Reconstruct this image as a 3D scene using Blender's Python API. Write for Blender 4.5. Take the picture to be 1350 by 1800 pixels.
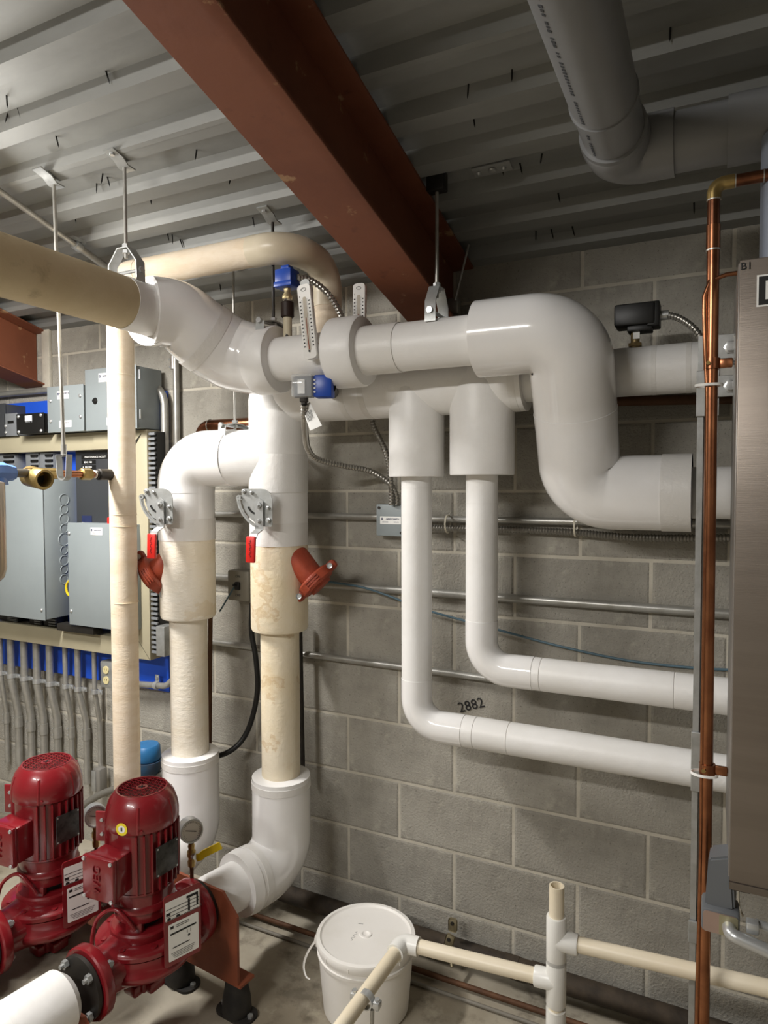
import bpy, bmesh, math, random
from mathutils import Vector, Matrix
random.seed(7)
R = math.radians
for o in list(bpy.data.objects): bpy.data.objects.remove(o)
C = bpy.context.scene.collection
S = bpy.context.scene

# ------------------------------------------------------------------ camera
F, YAW, PITCH, ROLL, EYE = 1190.0, 0.4542, 0.0385, 0.003, 1.60
_r = Vector((math.cos(YAW), math.sin(YAW), 0))
_f = Vector((-math.sin(YAW)*math.cos(PITCH), math.cos(YAW)*math.cos(PITCH), -math.sin(PITCH)))
_u = _r.cross(_f)
_r, _u = _r*math.cos(ROLL) - _u*math.sin(ROLL), _u*math.cos(ROLL) + _r*math.sin(ROLL)
CAM = Vector((0, 0, EYE))
cd = bpy.data.cameras.new('camera'); cam = bpy.data.objects.new('camera', cd); C.objects.link(cam)
cam.matrix_world = Matrix(((_r.x, _u.x, -_f.x, 0), (_r.y, _u.y, -_f.y, 0), (_r.z, _u.z, -_f.z, EYE), (0, 0, 0, 1)))
cd.sensor_fit = 'VERTICAL'; cd.sensor_height = 24; cd.lens = 24*F/1800
cd.clip_start = 0.02; S.camera = cam

# ------------------------------------------------------------------ world, lights, exposure
w = bpy.data.worlds.new('world'); S.world = w; w.use_nodes = True
w.node_tree.nodes['Background'].inputs[0].default_value = (1, .95, .88, 1)
w.node_tree.nodes['Background'].inputs[1].default_value = 0.03
S.view_settings.view_transform = 'Standard'; S.view_settings.look = 'None'
S.view_settings.gamma = 1; S.view_settings.use_curve_mapping = False
S.view_settings.exposure = 0.40
LAMPS = [  # strip lights of the room: centre, direction of the tube (deg), length, watts, ((share, normal tilt from straight down in deg), ...)
    ((-2.08, 1.05, 2.31), 90, .6, 43, ((.5, 0), (.25, 50), (.25, -50))),
    ((-1.4, -1.1, 2.62), 0, 1.15, 72, ((.5, 0), (.25, 55), (.25, -55))),
]

# ------------------------------------------------------------------ helpers
def ray(u, v):
    return _f + _r*((u-675)/F) - _u*((v-900)/F)
def P(u, v, y):            # the point of the place, y metres in front of the camera's wall line, behind pixel (u, v)
    d = ray(u, v); return CAM + d*(y/d.y)
def PX(u, v, x):
    d = ray(u, v); return CAM + d*(x/d.x)
def PZ(u, v, z):
    d = ray(u, v); return CAM + d*((z-EYE)/d.z)
def lin(c): return c/12.92 if c <= .04045 else ((c+.055)/1.055)**2.4
def col(h):
    return tuple(lin(int(h[i:i+2], 16)/255) for i in (1, 3, 5)) + (1,)
V = Vector

MATS = {}
def mat(name, base, rough=.5, metal=0, var=None, vscale=8, vamt=.5, bump=0, bscale=60, spots=None, coat=0, rand=0, stretch=(1,1,1), emit=0, alpha=1, trans=0, detail=5, vlo=.42, vhi=.62):
    if name in MATS: return MATS[name]
    m = bpy.data.materials.new(name); m.use_nodes = True
    nt = m.node_tree; b = nt.nodes['Principled BSDF']; N = nt.nodes.new; L = nt.links.new
    b.inputs['Roughness'].default_value = rough; b.inputs['Metallic'].default_value = metal
    b.inputs['Coat Weight'].default_value = coat; b.inputs['Alpha'].default_value = alpha
    b.inputs['Transmission Weight'].default_value = trans
    b.inputs['Base Color'].default_value = col(base)
    tc = N('ShaderNodeTexCoord'); mp = N('ShaderNodeMapping'); L(tc.outputs['Object'], mp.inputs['Vector'])
    mp.inputs['Scale'].default_value = stretch
    src = None
    def noise(scale, det=detail, ro=.6):
        n = N('ShaderNodeTexNoise'); n.inputs['Scale'].default_value = scale; n.inputs['Detail'].default_value = det
        n.inputs['Roughness'].default_value = ro; L(mp.outputs['Vector'], n.inputs['Vector']); return n
    def mix(a, bcol, fac):
        x = N('ShaderNodeMix'); x.data_type = 'RGBA'
        if a is None: x.inputs['A'].default_value = col(base)
        else: L(a, x.inputs['A'])
        x.inputs['B'].default_value = col(bcol); L(fac, x.inputs['Factor']); return x.outputs['Result']
    if var:
        n = noise(vscale); mr = N('ShaderNodeMapRange'); mr.inputs['From Min'].default_value = vlo; mr.inputs['From Max'].default_value = vhi
        mr.inputs['To Max'].default_value = vamt; L(n.outputs['Fac'], mr.inputs['Value']); src = mix(src, var, mr.outputs['Result'])
    if spots:
        for (c2, sc, lo, hi, amt) in spots:
            n = noise(sc, 6, .65); mr = N('ShaderNodeMapRange'); mr.inputs['From Min'].default_value = lo; mr.inputs['From Max'].default_value = hi
            mr.inputs['To Max'].default_value = amt; L(n.outputs['Fac'], mr.inputs['Value']); src = mix(src, c2, mr.outputs['Result'])
    if rand:
        oi = N('ShaderNodeObjectInfo'); hs = N('ShaderNodeHueSaturation'); mr = N('ShaderNodeMapRange')
        mr.inputs['To Min'].default_value = 1-rand; mr.inputs['To Max'].default_value = 1+rand
        L(oi.outputs['Random'], mr.inputs['Value']); L(mr.outputs['Result'], hs.inputs['Value'])
        if src: L(src, hs.inputs['Color'])
        else: hs.inputs['Color'].default_value = col(base)
        src = hs.outputs['Color']
    if src: L(src, b.inputs['Base Color'])
    if bump:
        n = noise(bscale, 4, .6); bp = N('ShaderNodeBump'); bp.inputs['Strength'].default_value = min(1, bump); bp.inputs['Distance'].default_value = .004*max(1, bump)
        L(n.outputs['Fac'], bp.inputs['Height']); L(bp.outputs['Normal'], b.inputs['Normal'])
    if emit:
        b.inputs['Emission Color'].default_value = col(base); b.inputs['Emission Strength'].default_value = emit
    MATS[name] = m; return m

def finish(bm, name, smooth=40):
    bmesh.ops.recalc_face_normals(bm, faces=bm.faces)
    me = bpy.data.meshes.new(name); bm.to_mesh(me); bm.free()
    if smooth:
        me.shade_smooth(); me.set_sharp_from_angle(angle=R(smooth))
    return me
def thing(name, label, cat, loc=(0,0,0), rz=0, group=None):
    o = bpy.data.objects.new(name, None); C.objects.link(o); o.empty_display_size = .05
    o.location = loc; o.rotation_euler = (0, 0, rz); o['label'] = label; o['category'] = cat
    if group: o['group'] = group
    return o
TINY = set()
def part(par, name, bm, m, label=None, local=False, smooth=40):
    """one mesh object under par; bm is in world metres unless local (then in the thing's own frame)"""
    root = par; tiny = id(bm) in TINY; TINY.discard(id(bm))
    while root.parent: root = root.parent
    if not local: bmesh.ops.translate(bm, verts=bm.verts, vec=-V(root.location))
    o = bpy.data.objects.new(name, finish(bm, name, smooth)); C.objects.link(o); o.data.materials.append(m); o.parent = par
    if label: o['label'] = label
    if tiny: o['kind'] = 'stuff'
    return o
def single(name, bm, m, label=None, cat=None, group=None, kind=None, smooth=40):
    vs = [v.co for v in bm.verts]
    c = V((sum(v.x for v in vs)/len(vs), sum(v.y for v in vs)/len(vs), min(v.z for v in vs)))
    bmesh.ops.translate(bm, verts=bm.verts, vec=-c)
    o = bpy.data.objects.new(name, finish(bm, name, smooth)); C.objects.link(o); o.data.materials.append(m); o.location = c
    if label: o['label'] = label
    if cat: o['category'] = cat
    if group: o['group'] = group
    if kind: o['kind'] = kind
    return o
def structure(name, label=None):
    o = bpy.data.objects.new(name, None); C.objects.link(o); o['kind'] = 'structure'
    if label: o['label'] = label
    return o
def dup(root, loc, rz=None, label=None):
    def cp(o, par):
        c = o.copy(); C.objects.link(c); c.parent = par
        for ch in o.children: cp(ch, c)
        return c
    r = cp(root, None); r.location = loc
    if rz is not None: r.rotation_euler = (0, 0, rz)
    if label: r['label'] = label
    return r

def B(): return bmesh.new()
def frame(d, up=V((0,0,1))):
    d = V(d).normalized()
    if abs(d.dot(up)) > .98: up = V((1,0,0))
    a = up.cross(d).normalized(); return a, d.cross(a).normalized(), d
def box(bm, c, s, rot=None, bev=0):
    """box of size s at c; rot = Matrix 3x3"""
    m = Matrix.Diagonal((*s, 1))
    r = (rot.to_4x4() if rot else Matrix.Identity(4))
    g = bmesh.ops.create_cube(bm, size=1, matrix=Matrix.Translation(V(c)) @ r @ m)
    if bev:
        es = {e for v in g['verts'] for e in v.link_edges}
        bmesh.ops.bevel(bm, geom=list(es), offset=bev, segments=2, affect='EDGES', profile=.5)
    return bm
def rotz(a): return Matrix.Rotation(a, 3, 'Z')
def ring(bm, c, a, b, r, n):
    return [bm.verts.new(c + a*(r*math.cos(2*math.pi*i/n)) + b*(r*math.sin(2*math.pi*i/n))) for i in range(n)]
def bridge(bm, r0, r1):
    n = len(r0)
    for i in range(n): bm.faces.new((r0[i], r0[(i+1) % n], r1[(i+1) % n], r1[i]))
def tube(bm, pts, r, n=20, cap=True):
    """round tube along pts; r number or one radius per point"""
    pts = [V(p) for p in pts]; k = len(pts)
    rs = r if isinstance(r, (list, tuple)) else [r]*k
    tg = []
    for i in range(k):
        j = i
        t = V()
        if i > 0: t += (pts[i]-pts[i-1]).normalized() if (pts[i]-pts[i-1]).length > 1e-7 else V()
        if i < k-1: t += (pts[i+1]-pts[i]).normalized() if (pts[i+1]-pts[i]).length > 1e-7 else V()
        tg.append(t.normalized())
    a, b, _ = frame(tg[0]); prev = None; first = None
    for i in range(k):
        if i:
            q = tg[i-1].rotation_difference(tg[i]); a = q @ a; b = q @ b
        cur = ring(bm, pts[i], a, b, rs[i], n)
        if prev: bridge(bm, prev, cur)
        else: first = cur
        prev = cur
    if cap: bm.faces.new(first[::-1]); bm.faces.new(prev)
    return bm
def fillet(pts, rad, seg=8):
    """polyline with its inner corners rounded to radius rad (number or list)"""
    pts = [V(p) for p in pts]; out = [pts[0]]
    for i in range(1, len(pts)-1):
        rr = rad[i-1] if isinstance(rad, (list, tuple)) else rad
        p, q, s = pts[i-1], pts[i], pts[i+1]
        a = (p-q).normalized(); b = (s-q).normalized(); ang = a.angle(b)
        if ang > 3.1: out.append(q); continue
        t = rr/math.tan(ang/2); t = min(t, (p-q).length*.98, (s-q).length*.98); rr2 = t*math.tan(ang/2)
        c = q + (a+b).normalized()*(rr2/math.sin(ang/2))
        s0 = (q+a*t)-c; s1 = (q+b*t)-c; full = s0.angle(s1); ax = s0.cross(s1).normalized()
        for k in range(seg+1): out.append(c + Matrix.Rotation(full*k/seg, 3, ax) @ s0)
    out.append(pts[-1]); return out
def lathe(bm, prof, o, d=(0,0,1), n=28, up=V((0,0,1))):
    """profile [(radius, height)] turned about the axis through o along d"""
    a, b, d = frame(d, up); prev = None; o = V(o)
    for i, (r, h) in enumerate(prof):
        c = o + d*h
        if r < 1e-6:
            cur = [bm.verts.new(c)]
        else: cur = ring(bm, c, a, b, r, n)
        if prev:
            if len(prev) == 1 and len(cur) > 1:
                for k in range(n): bm.faces.new((prev[0], cur[(k+1) % n], cur[k]))
            elif len(cur) == 1 and len(prev) > 1:
                for k in range(n): bm.faces.new((prev[k], prev[(k+1) % n], cur[0]))
            elif len(cur) > 1: bridge(bm, prev, cur)
        prev = cur
    return bm
def cyl(bm, o, d, r, h, n=20, bev=0):
    if bev: return lathe(bm, [(0,0),(r-bev,0),(r,bev),(r,h-bev),(r-bev,h),(0,h)], o, d, n)
    return lathe(bm, [(0,0),(r,0),(r,h),(0,h)], o, d, n)
def pipe_ring(bm, o, d, r0, r1, h, n=24):
    return lathe(bm, [(r0,0),(r1,0),(r1,h),(r0,h),(r0,0)], o, d, n)
def prism(bm, poly, o, ax, ay, h):
    """flat outline poly (2d along ax, ay from o) pushed h along ax x ay"""
    ax = V(ax).normalized(); ay = V(ay).normalized(); nz = ax.cross(ay); o = V(o)
    a = [bm.verts.new(o+ax*x+ay*y) for x, y in poly]; b = [bm.verts.new(o+ax*x+ay*y+nz*h) for x, y in poly]
    bm.faces.new(a[::-1]); bm.faces.new(b); bridge(bm, a, b); return bm
def hexnut(bm, o, d, r, h): return lathe(bm, [(0,0),(r,0),(r,h),(0,h)], o, d, 6)
def rrect(w, h, r, n=4):
    out = []
    for cx, cy, a0 in ((w/2-r, h/2-r, 0), (-w/2+r, h/2-r, 90), (-w/2+r, -h/2+r, 180), (w/2-r, -h/2+r, 270)):
        for k in range(n+1): out.append((cx+r*math.cos(R(a0+90*k/n)), cy+r*math.sin(R(a0+90*k/n))))
    return out
def spring_conduit(bm, pts, r, pitch=.0105, n=12):
    """flexible metal conduit: ribbed tube along a smoothed path"""
    pts = spline(pts, pitch/2); rs = [r*1.06 if i % 2 else r*.8 for i in range(len(pts))]
    return tube(bm, pts, rs, n)
def spline(pts, step):
    """smooth curve through pts, evenly resampled"""
    pts = [V(p) for p in pts]; q = [pts[0]*2-pts[1]] + pts + [pts[-1]*2-pts[-2]]; dense = []
    for i in range(1, len(q)-2):
        for k in range(60):
            t = k/60; p0, p1, p2, p3 = q[i-1:i+3]
            dense.append(.5*((2*p1)+(p2-p0)*t+(2*p0-5*p1+4*p2-p3)*t*t+(3*p1-p0-3*p2+p3)*t**3))
    dense.append(pts[-1]); cum = [0.0]
    for a, b in zip(dense, dense[1:]): cum.append(cum[-1]+(b-a).length)
    n = max(2, round(cum[-1]/step)); out = []; j = 0
    for k in range(n+1):
        L_ = cum[-1]*k/n
        while j < len(dense)-2 and cum[j+1] < L_: j += 1
        f_ = (L_-cum[j])/max(1e-9, cum[j+1]-cum[j]); out.append(dense[j].lerp(dense[j+1], min(1, max(0, f_))))
    return out
def marks(c, ax, ay, w, h, n, seed=1, ext=.0004):
    """illegible printed characters in a row"""
    rn = random.Random(seed); bm = B(); TINY.add(id(bm)); ax = V(ax).normalized(); ay = V(ay).normalized(); nz = ax.cross(ay); x = -w/2
    rm = Matrix((ax, ay, nz)).transposed()
    for k in range(n):
        cw = w/n
        if rn.random() < .22: x += cw; continue
        box(bm, V(c)+ax*(x+cw/2)+nz*ext, (cw*rn.uniform(.35,.7), h*rn.uniform(.7,1), ext), rm); x += cw
    return bm
def text_bm(s, size, o, ax, ay, ext=.0002, align='CENTER', bold=0):
    cu = bpy.data.curves.new('t', 'FONT'); cu.body = s; cu.size = size; cu.extrude = ext; cu.align_x = align; cu.align_y = 'CENTER'; cu.resolution_u = 2; cu.offset = bold
    ob = bpy.data.objects.new('t', cu); C.objects.link(ob); dg = bpy.context.evaluated_depsgraph_get()
    me = bpy.data.meshes.new_from_object(ob.evaluated_get(dg)); bpy.data.objects.remove(ob); bpy.data.curves.remove(cu)
    ax = V(ax).normalized(); ay = V(ay).normalized(); nz = ax.cross(ay); o = V(o)
    bm = B(); bm.from_mesh(me); bpy.data.meshes.remove(me)
    for v in bm.verts: v.co = o + ax*v.co.x + ay*v.co.y + nz*(v.co.z+ext)
    return bm
XA, YA, ZA = V((1,0,0)), V((0,1,0)), V((0,0,1))

# ------------------------------------------------------------------ materials
M_block = mat('concrete_block', '#a29e94', .95, 0, '#8b877e', 6, .8, .9, 130, [('#55524a', 170, .60, .66, .75), ('#b9b5a8', 14, .56, .70, .55)], rand=.07)
M_mortar = mat('mortar', '#c4beb0', .95, 0, '#aaa495', 9, .6, .5, 120)
M_floor = mat('floor_concrete', '#b3ab9a', .7, 0, '#8f8471', 2.2, .8, .25, 60, [('#5d5547', 5, .56, .68, .7), ('#c2b9a4', 9, .6, .7, .5), ('#3d372e', 40, .68, .74, .6)])
M_deck = mat('galvanised_deck', '#8f908d', .55, .25, '#7c7d7a', 7, .6, .05, 50, [('#a3a39e', 3, .58, .7, .5)], stretch=(.35, 1, 1))
M_beam = mat('primer_red_steel', '#7d4830', .6, 0, '#6d3b26', 4, .7, .12, 40, [('#b08d68', 9, .63, .68, .75), ('#55271a', 14, .62, .74, .6)])
M_white = mat('white_jacket', '#f1f0ee', .42, 0, '#e8e6e2', 6, .6, .3, 30, coat=0)
M_pvc = mat('white_pvc_cover', '#f4f3f2', .14, 0, '#eceae7', 4, .5, .10, 7, coat=.4)
M_tape = mat('white_tape', '#e6e4e0', .35, 0, None, 1, 0, .3, 60)
M_tan = mat('tan_canvas_jacket', '#e6d7c1', .8, 0, '#dcc9ad', 9, .7, .25, 60, [('#cbb192', 4, .56, .7, .35)], stretch=(1, 1, 3))
M_tanst = mat('stained_canvas_jacket', '#ebe0c9', .8, 0, '#e2d0ab', 3, .7, .5, 45, [('#bf9a63', 4.5, .575, .59, .38), ('#ebe0c9', 4.5, .60, .66, .8), ('#c9a772', 6.5, .56, .66, .3)], stretch=(1, 1, 1.2))
M_cream = mat('cream_canvas_jacket', '#efe9dc', .8, 0, '#e6dbc5', 4, .7, .5, 45, [('#d3bd95', 5, .60, .62, .3)], stretch=(1, 1, 2))
M_dusty = mat('dusty_tan_jacket', '#d3c3a0', .75, 0, '#c6b48f', 7, .6, .15, 60, [('#6d5a3e', 5, .6, .72, .6)])
M_galv = mat('galvanised', '#b4b6b5', .38, .6, '#9b9c98', 30, .6, .1, 60)
M_emt = mat('emt_conduit', '#b0afaa', .36, .55, '#96938a', 20, .6, .05, 60)
M_steel = mat('zinc_steel', '#c6c8c8', .3, .65)
M_dark = mat('dark_steel', '#3a3733', .5, .5, '#24211e', 14, .6)
M_black = mat('black_plastic', '#151514', .45)
M_rub = mat('black_rubber', '#1d1b19', .7, 0, '#34302b', 20, .6)
M_red = mat('pump_red_enamel', '#7f1a21', .28, 0, '#6f141a', 6, .5, .06, 30, [('#a8625a', 6, .62, .78, .3)], coat=.4)
M_cast = mat('orange_red_casting', '#a5462b', .5, 0, '#86331e', 20, .6, .25, 120)
M_lever = mat('red_vinyl_grip', '#d2231c', .35)
M_blue = mat('blue_plastic', '#1b47a8', .35)
M_board = mat('blue_painted_plywood', '#1f57d3', .55, 0, '#184ac0', 6, .5)
M_grey = mat('grey_enclosure', '#8f9799', .45, .0, '#878f91', 5, .5)
M_wire = mat('beige_wireway', '#b3ab91', .5, 0, '#a9a188', 5, .5)
M_paper = mat('white_label', '#f1f1ee', .55)
M_ink = mat('black_ink', '#17171a', .6)
M_navy = mat('navy_ink', '#1f2950', .6)
M_cu = mat('copper', '#8a5a40', .3, .9, '#5f3a29', 14, .7, .04, 60, [('#4d2a1c', 6, .6, .72, .6)])
M_cub = mat('bright_copper', '#a8714f', .27, .9, '#7a4a33', 9, .8)
M_brass = mat('brass', '#b39a63', .32, .8, '#927a49', 18, .6)
M_solder = mat('solder', '#c9c6bd', .4, .8)
M_cpvc = mat('cream_pvc_pipe', '#eadfc8', .4, 0, '#ddcfb2', 5, .5, stretch=(1,1,1))
M_fit = mat('white_pvc_fitting', '#ecebe6', .32, 0, '#e2e0da', 8, .4)
M_vent = mat('grey_pvc', '#7f8081', .35, 0, '#757677', 6, .4)
M_pail = mat('white_pail', '#f1eee9', .42, 0, '#e8e4dc', 6, .6, .05, 20, [('#7c7568', 22, .69, .75, .5)])
M_stain = mat('brushed_stainless', '#7f766d', .4, .7, '#71685f', 3, .6, .05, 90, stretch=(.3, 1, 6))
M_rust = mat('brown_steel_plate', '#8d4a2f', .6, .0, '#743a24', 7, .7, .15, 60, [('#a4674a', 12, .62, .7, .5)])
M_rpipe = mat('rusty_pipe', '#6b4a33', .7, .3, '#4a3122', 12, .7, .2, 60)
M_clear = mat('clear_plastic', '#eef2f4', .06, 0, alpha=.3)
M_yellow = mat('yellow_vinyl', '#e3c41f', .4)
M_glass = mat('dial_face', '#e6e3da', .25, 0, coat=.6)
M_bluev = mat('blue_enamel', '#2f76b0', .4, 0, '#27628f', 9, .6)
M_cable = mat('blue_grey_cable', '#4f6a78', .5)
M_concr = mat('pier_concrete', '#9a9282', .9, 0, '#6b6455', 6, .8, .4, 60)
M_outlet = mat('ivory_outlet', '#dccf9c', .4)
M_flex = mat('flex_conduit', '#a3a099', .32, .85)
M_lamp = mat('tube_glow', '#fff4e2', .4, emit=6)
M_enam = mat('white_enamel', '#e9e8e4', .4)
M_slot = mat('grey_wiring_duct', '#7e8184', .5)
M_dkgrey = mat('charcoal_panel', '#3b3d40', .45)
M_glue = mat('beige_tie', '#d9d2bf', .5)

# ------------------------------------------------------------------ the room
W = 2.113                                   # block wall line
Z0, SL = EYE+1.21, .24                      # roof deck: z = Z0 - SL*y
def zdeck(y): return Z0 - SL*y
def PD(u, v, dz=0):
    d = ray(u, v); t = (Z0+dz-EYE)/(d.z+SL*d.y); return CAM + d*t
XL, XR, YB = -4.6, 2.3, -3.3

def plain(name, poly, m, label=None):
    bm = B(); bm.faces.new([bm.verts.new(p) for p in poly]); o = single(name, bm, m, kind='structure', smooth=0)
    if label: o['label'] = label
    return o
fl = B(); box(fl, ((XL+XR)/2, (W+YB)/2, -.05), (XR-XL+.4, W-YB+.4, .1)); single('floor', fl, M_floor, 'stained grey concrete floor', kind='structure', smooth=0)
wb = B(); box(wb, ((XL+XR)/2, W+.1025, 1.45), (XR-XL+.4, .2, 3.0)); wall = single('wall_back', wb, M_mortar, 'grey concrete block wall behind the pipes', kind='structure', smooth=0)
for nm, c, s in (('wall_left', (XL-.1, -.5, 1.9), (.2, 6, 3.8)), ('wall_right', (XR+.1, -.5, 1.9), (.2, 6, 3.8)), ('wall_front', (-1.1, YB-.1, 1.9), (7.2, .2, 3.8))):
    b_ = B(); box(b_, c, s); single(nm, b_, M_block, kind='structure', smooth=0)
# concrete blocks, one object each, three shared shapes
def block_mesh(wd, seed):
    rn = random.Random(seed); bm = B(); h = .2032-.0095; wd -= .0095; t = .02; g = .002; q = .006
    j = lambda: rn.uniform(-.0012, .0012)
    back = [bm.verts.new((x, t, z)) for x, z in ((-wd/2, 0), (wd/2, 0), (wd/2, h), (-wd/2, h))]
    mid = [bm.verts.new((x, g, z)) for x, z in ((-wd/2, 0), (wd/2, 0), (wd/2, h), (-wd/2, h))]
    fr = [bm.verts.new((x+j(), 0, z+j())) for x, z in ((-wd/2+q, q), (wd/2-q, q), (wd/2-q, h-q), (-wd/2+q, h-q))]
    bridge(bm, back, mid); bridge(bm, mid, fr); bm.faces.new(fr); return finish(bm, 'concrete_block', 0)
BM = [block_mesh(.4064, s) for s in range(4)]
wl = V(wall.location)
for c in range(-8, 4):
    z = .769 - .2032*(c+1) + .0047
    for i in range(-19, 9):
        if (i-c) % 2: continue
        x = -.3666 + .2032*i + .2032
        if x < -4.3 or x > 1.1: continue
        o = bpy.data.objects.new('concrete_block', random.choice(BM)); C.objects.link(o)
        if not o.data.materials: o.data.materials.append(M_block)
        o.parent = wall; o.location = V((x, W + random.uniform(-.0008, .0008), z)) - wl
# roof deck: sheets of six ribs
ceil = structure('ceiling', 'galvanised ribbed steel roof deck')
PIT = .1482
def deck_panel(k0, k1):
    bm = B(); prev = None
    prof = []
    for k in range(k0, k1):
        y = 1.481 + PIT*k
        prof += [(y, 0), (y+.043, 0), (y+.053, .037), (y+.1387, .037)]
    prof.append((1.481+PIT*k1, 0)); prof.append((1.481+PIT*k1+.012, -.0012))
    for y, h in prof:
        cur = [bm.verts.new((x, y, zdeck(y)+h)) for x in (XL, XR)]
        if prev: bm.faces.new((prev[0], prev[1], cur[1], cur[0]))
        prev = cur
    return part(ceil, 'deck_sheet', bm, M_deck, smooth=0)
for k0, k1 in ((-1, 5), (-7, -1), (-13, -7), (-19, -13), (-25, -19), (-33, -25)): deck_panel(k0, k1)
rs = B(); prism(rs, [(YB-.3, zdeck(YB-.3)+.045), (W+.3, zdeck(W+.3)+.045), (W+.3, zdeck(W+.3)+.12), (YB-.3, zdeck(YB-.3)+.12)], (XL-.2, 0, 0), YA, ZA, XR-XL+.4)
single('light_block_slab', rs, M_concr, kind='structure', smooth=0)  # unseen slab added above the thin deck sheets to block light
scr = None
for (u, v) in [(188,131),(12,174),(13,202),(33,196),(100,245),(180,310),(190,316),(170,327),(265,348),(345,268),(405,313),(132,381),(13,407),(295,413),(303,417),(318,425),(387,503),(445,387),(900,128),(823,155),(833,210),(884,293),(915,292),(952,275),(982,344),(942,411),(970,408),(1007,403),(1220,362),(1178,55)]:
    p = PD(u, v, .03)
    if scr is None:
        bm = B(); lathe(bm, [(0,-.022),(.0018,-.014),(.0024,.02),(0,.02)], (0,0,0), (0,0,1), 8)
        scr = part(ceil, 'screw', bm, M_black, local=True); scr.location = p; o = scr
    else:
        o = scr.copy(); C.objects.link(o); o.location = p
    o.rotation_euler = (random.uniform(-.25,.25), random.uniform(-.25,.25), 0)
# sealant drips where old holes were patched
# steel beams
def i_beam(name, x, y0, y1, label, dep=.25, wd=.147):
    t = thing(name, label, 'beam', (x, y1, 1.6))
    zb = lambda y: EYE+.962-SL*y
    def slab(nm, xa, xb, ha, hb):
        bm = B(); vs = [bm.verts.new((xx, yy, zb(yy)+hh)) for yy in (y0, y1) for xx, hh in ((xa, ha), (xb, ha), (xb, hb), (xa, hb))]
        bm.faces.new(vs[:4]); bm.faces.new(vs[4:][::-1]); bridge(bm, vs[:4], vs[4:])
        bmesh.ops.bevel(bm, geom=bm.edges[:], offset=.0015, segments=1, affect='EDGES')
        return part(t, nm, bm, M_beam)
    slab('bottom_flange', x-wd/2, x+wd/2, 0, .009); slab('top_flange', x-wd/2, x+wd/2, dep-.009, dep-.0005); slab('web', x-.004, x+.004, .009, dep-.009)
    return t
beam1 = i_beam('steel_beam', -.78, YB+.05, W-.002, 'long red primer steel beam running overhead to the block wall')
for u, v in ((575,80),(628,174),(680,253)):
    p = PX(u, v, -.776)
    b_ = B(); hexnut(b_, p-XA*.002, XA, .009, .008); part(beam1, 'bolt', b_, M_dark)
beam2 = i_beam('steel_beam', -2.80, YB+.05, W-.002, 'red primer steel beam entering the wall above the blue board')
# mortar patch around beam end
bm = B(); box(bm, (-2.72, W-.008, 2.17), (.05, .02, .3), bev=.006); single('mortar_patch', bm, M_mortar, 'rough mortar patch around the far red beam end', 'mortar')

# strip lights (outside the picture)
for i, (c, a, LEN, watt, shares) in enumerate(LAMPS):
    t = thing('strip_light', ['short strip light hung over the electrical board', 'strip light hung behind the viewer'][i], 'lamp', c)
    d = V((math.cos(R(a)), math.sin(R(a)), 0)); rm = rotz(R(a)); sd = V((-d.y, d.x, 0))
    bm = B(); box(bm, V(c)+V((0,0,.05)), (LEN+.07, .10, .05), rm, .006); part(t, 'housing', bm, M_enam)
    for s in (-1, 1):
        bm = B(); tube(bm, [V(c)+sd*.03*s-d*LEN*.5, V(c)+sd*.03*s+d*LEN*.5], .0125, 12); part(t, 'tube', bm, M_lamp)
    for s in (-1, 1):
        e = V(c)+d*LEN*.4*s; bm = B(); tube(bm, [e+V((0,0,.07)), V((e.x, e.y, zdeck(e.y)+.01))], .003, 8); part(t, 'hanger_rod', bm, M_emt)
    for (share, tilt) in shares:
        ld = bpy.data.lights.new('strip', 'AREA'); ld.shape = 'RECTANGLE'; ld.size = LEN; ld.size_y = .07; ld.energy = watt*share; ld.color = (1, .975, .94)
        lo = bpy.data.objects.new('strip_glow', ld); C.objects.link(lo)
        nrm = V((0,0,-1))*math.cos(R(tilt)) + sd*math.sin(R(tilt))
        p_ = V(c) + nrm*.055; zz_ = -nrm; xx_ = d; yy_ = zz_.cross(xx_)
        lo.matrix_world = Matrix(((xx_.x, yy_.x, zz_.x, p_.x), (xx_.y, yy_.y, zz_.y, p_.y), (xx_.z, yy_.z, zz_.z, p_.z), (0,0,0,1)))

# ------------------------------------------------------------------ insulated piping
YF, YH = 1.69, 1.90
# -- upper supply line: from behind the viewer, turning along the wall, stepping down at the right
zA = P(120, 500, 1.18).z; zF = P(750, 606, YF).z
xA = -1.452
t = thing('insulated_pipe', 'large upper pipe, tan then white, ending in a fat S-bend', 'pipe', (xA, 1.3, 1.9)); SUP = t
yj = 1.355
bm = B(); tube(bm, [(xA, -1.6, zA), (xA, yj, zA)], .07, 32); part(t, 'tan_jacket', bm, M_dusty, 'dusty tan pipe jacket')
xe = P(478, 630, YF).x
bm = B(); tube(bm, [(xA, yj, zA), (xA, 1.49, zA)], .0715, 32); part(t, 'white_jacket', bm, M_white)
kn = [V((xA, 1.462, zA)), P(313, 555, 1.53), P(357, 590, 1.60), P(403, 620, 1.665), P(444, 631, YF), V((xe-.02, YF, zF))]
kr = [.0965, .098, .107, .109, .105, .0985]
full = spline(kn, .018); kd = [0]
for a_, b_ in zip(kn, kn[1:]): kd.append(kd[-1]+(b_-a_).length)
def er(i):
    q = kd[-1]*i/(len(full)-1)
    for k in range(5):
        if q <= kd[k+1]+1e-9: f_ = (q-kd[k])/(kd[k+1]-kd[k]); return kr[k]*(1-f_)+kr[k+1]*f_
    return kr[-1]
HM = int(len(full)*.46)
bm = B(); tube(bm, full[:HM+1], [er(i) for i in range(HM+1)], 36); e1 = part(t, 'elbow_cover', bm, M_pvc, 'glossy white elbow cover')
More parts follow.
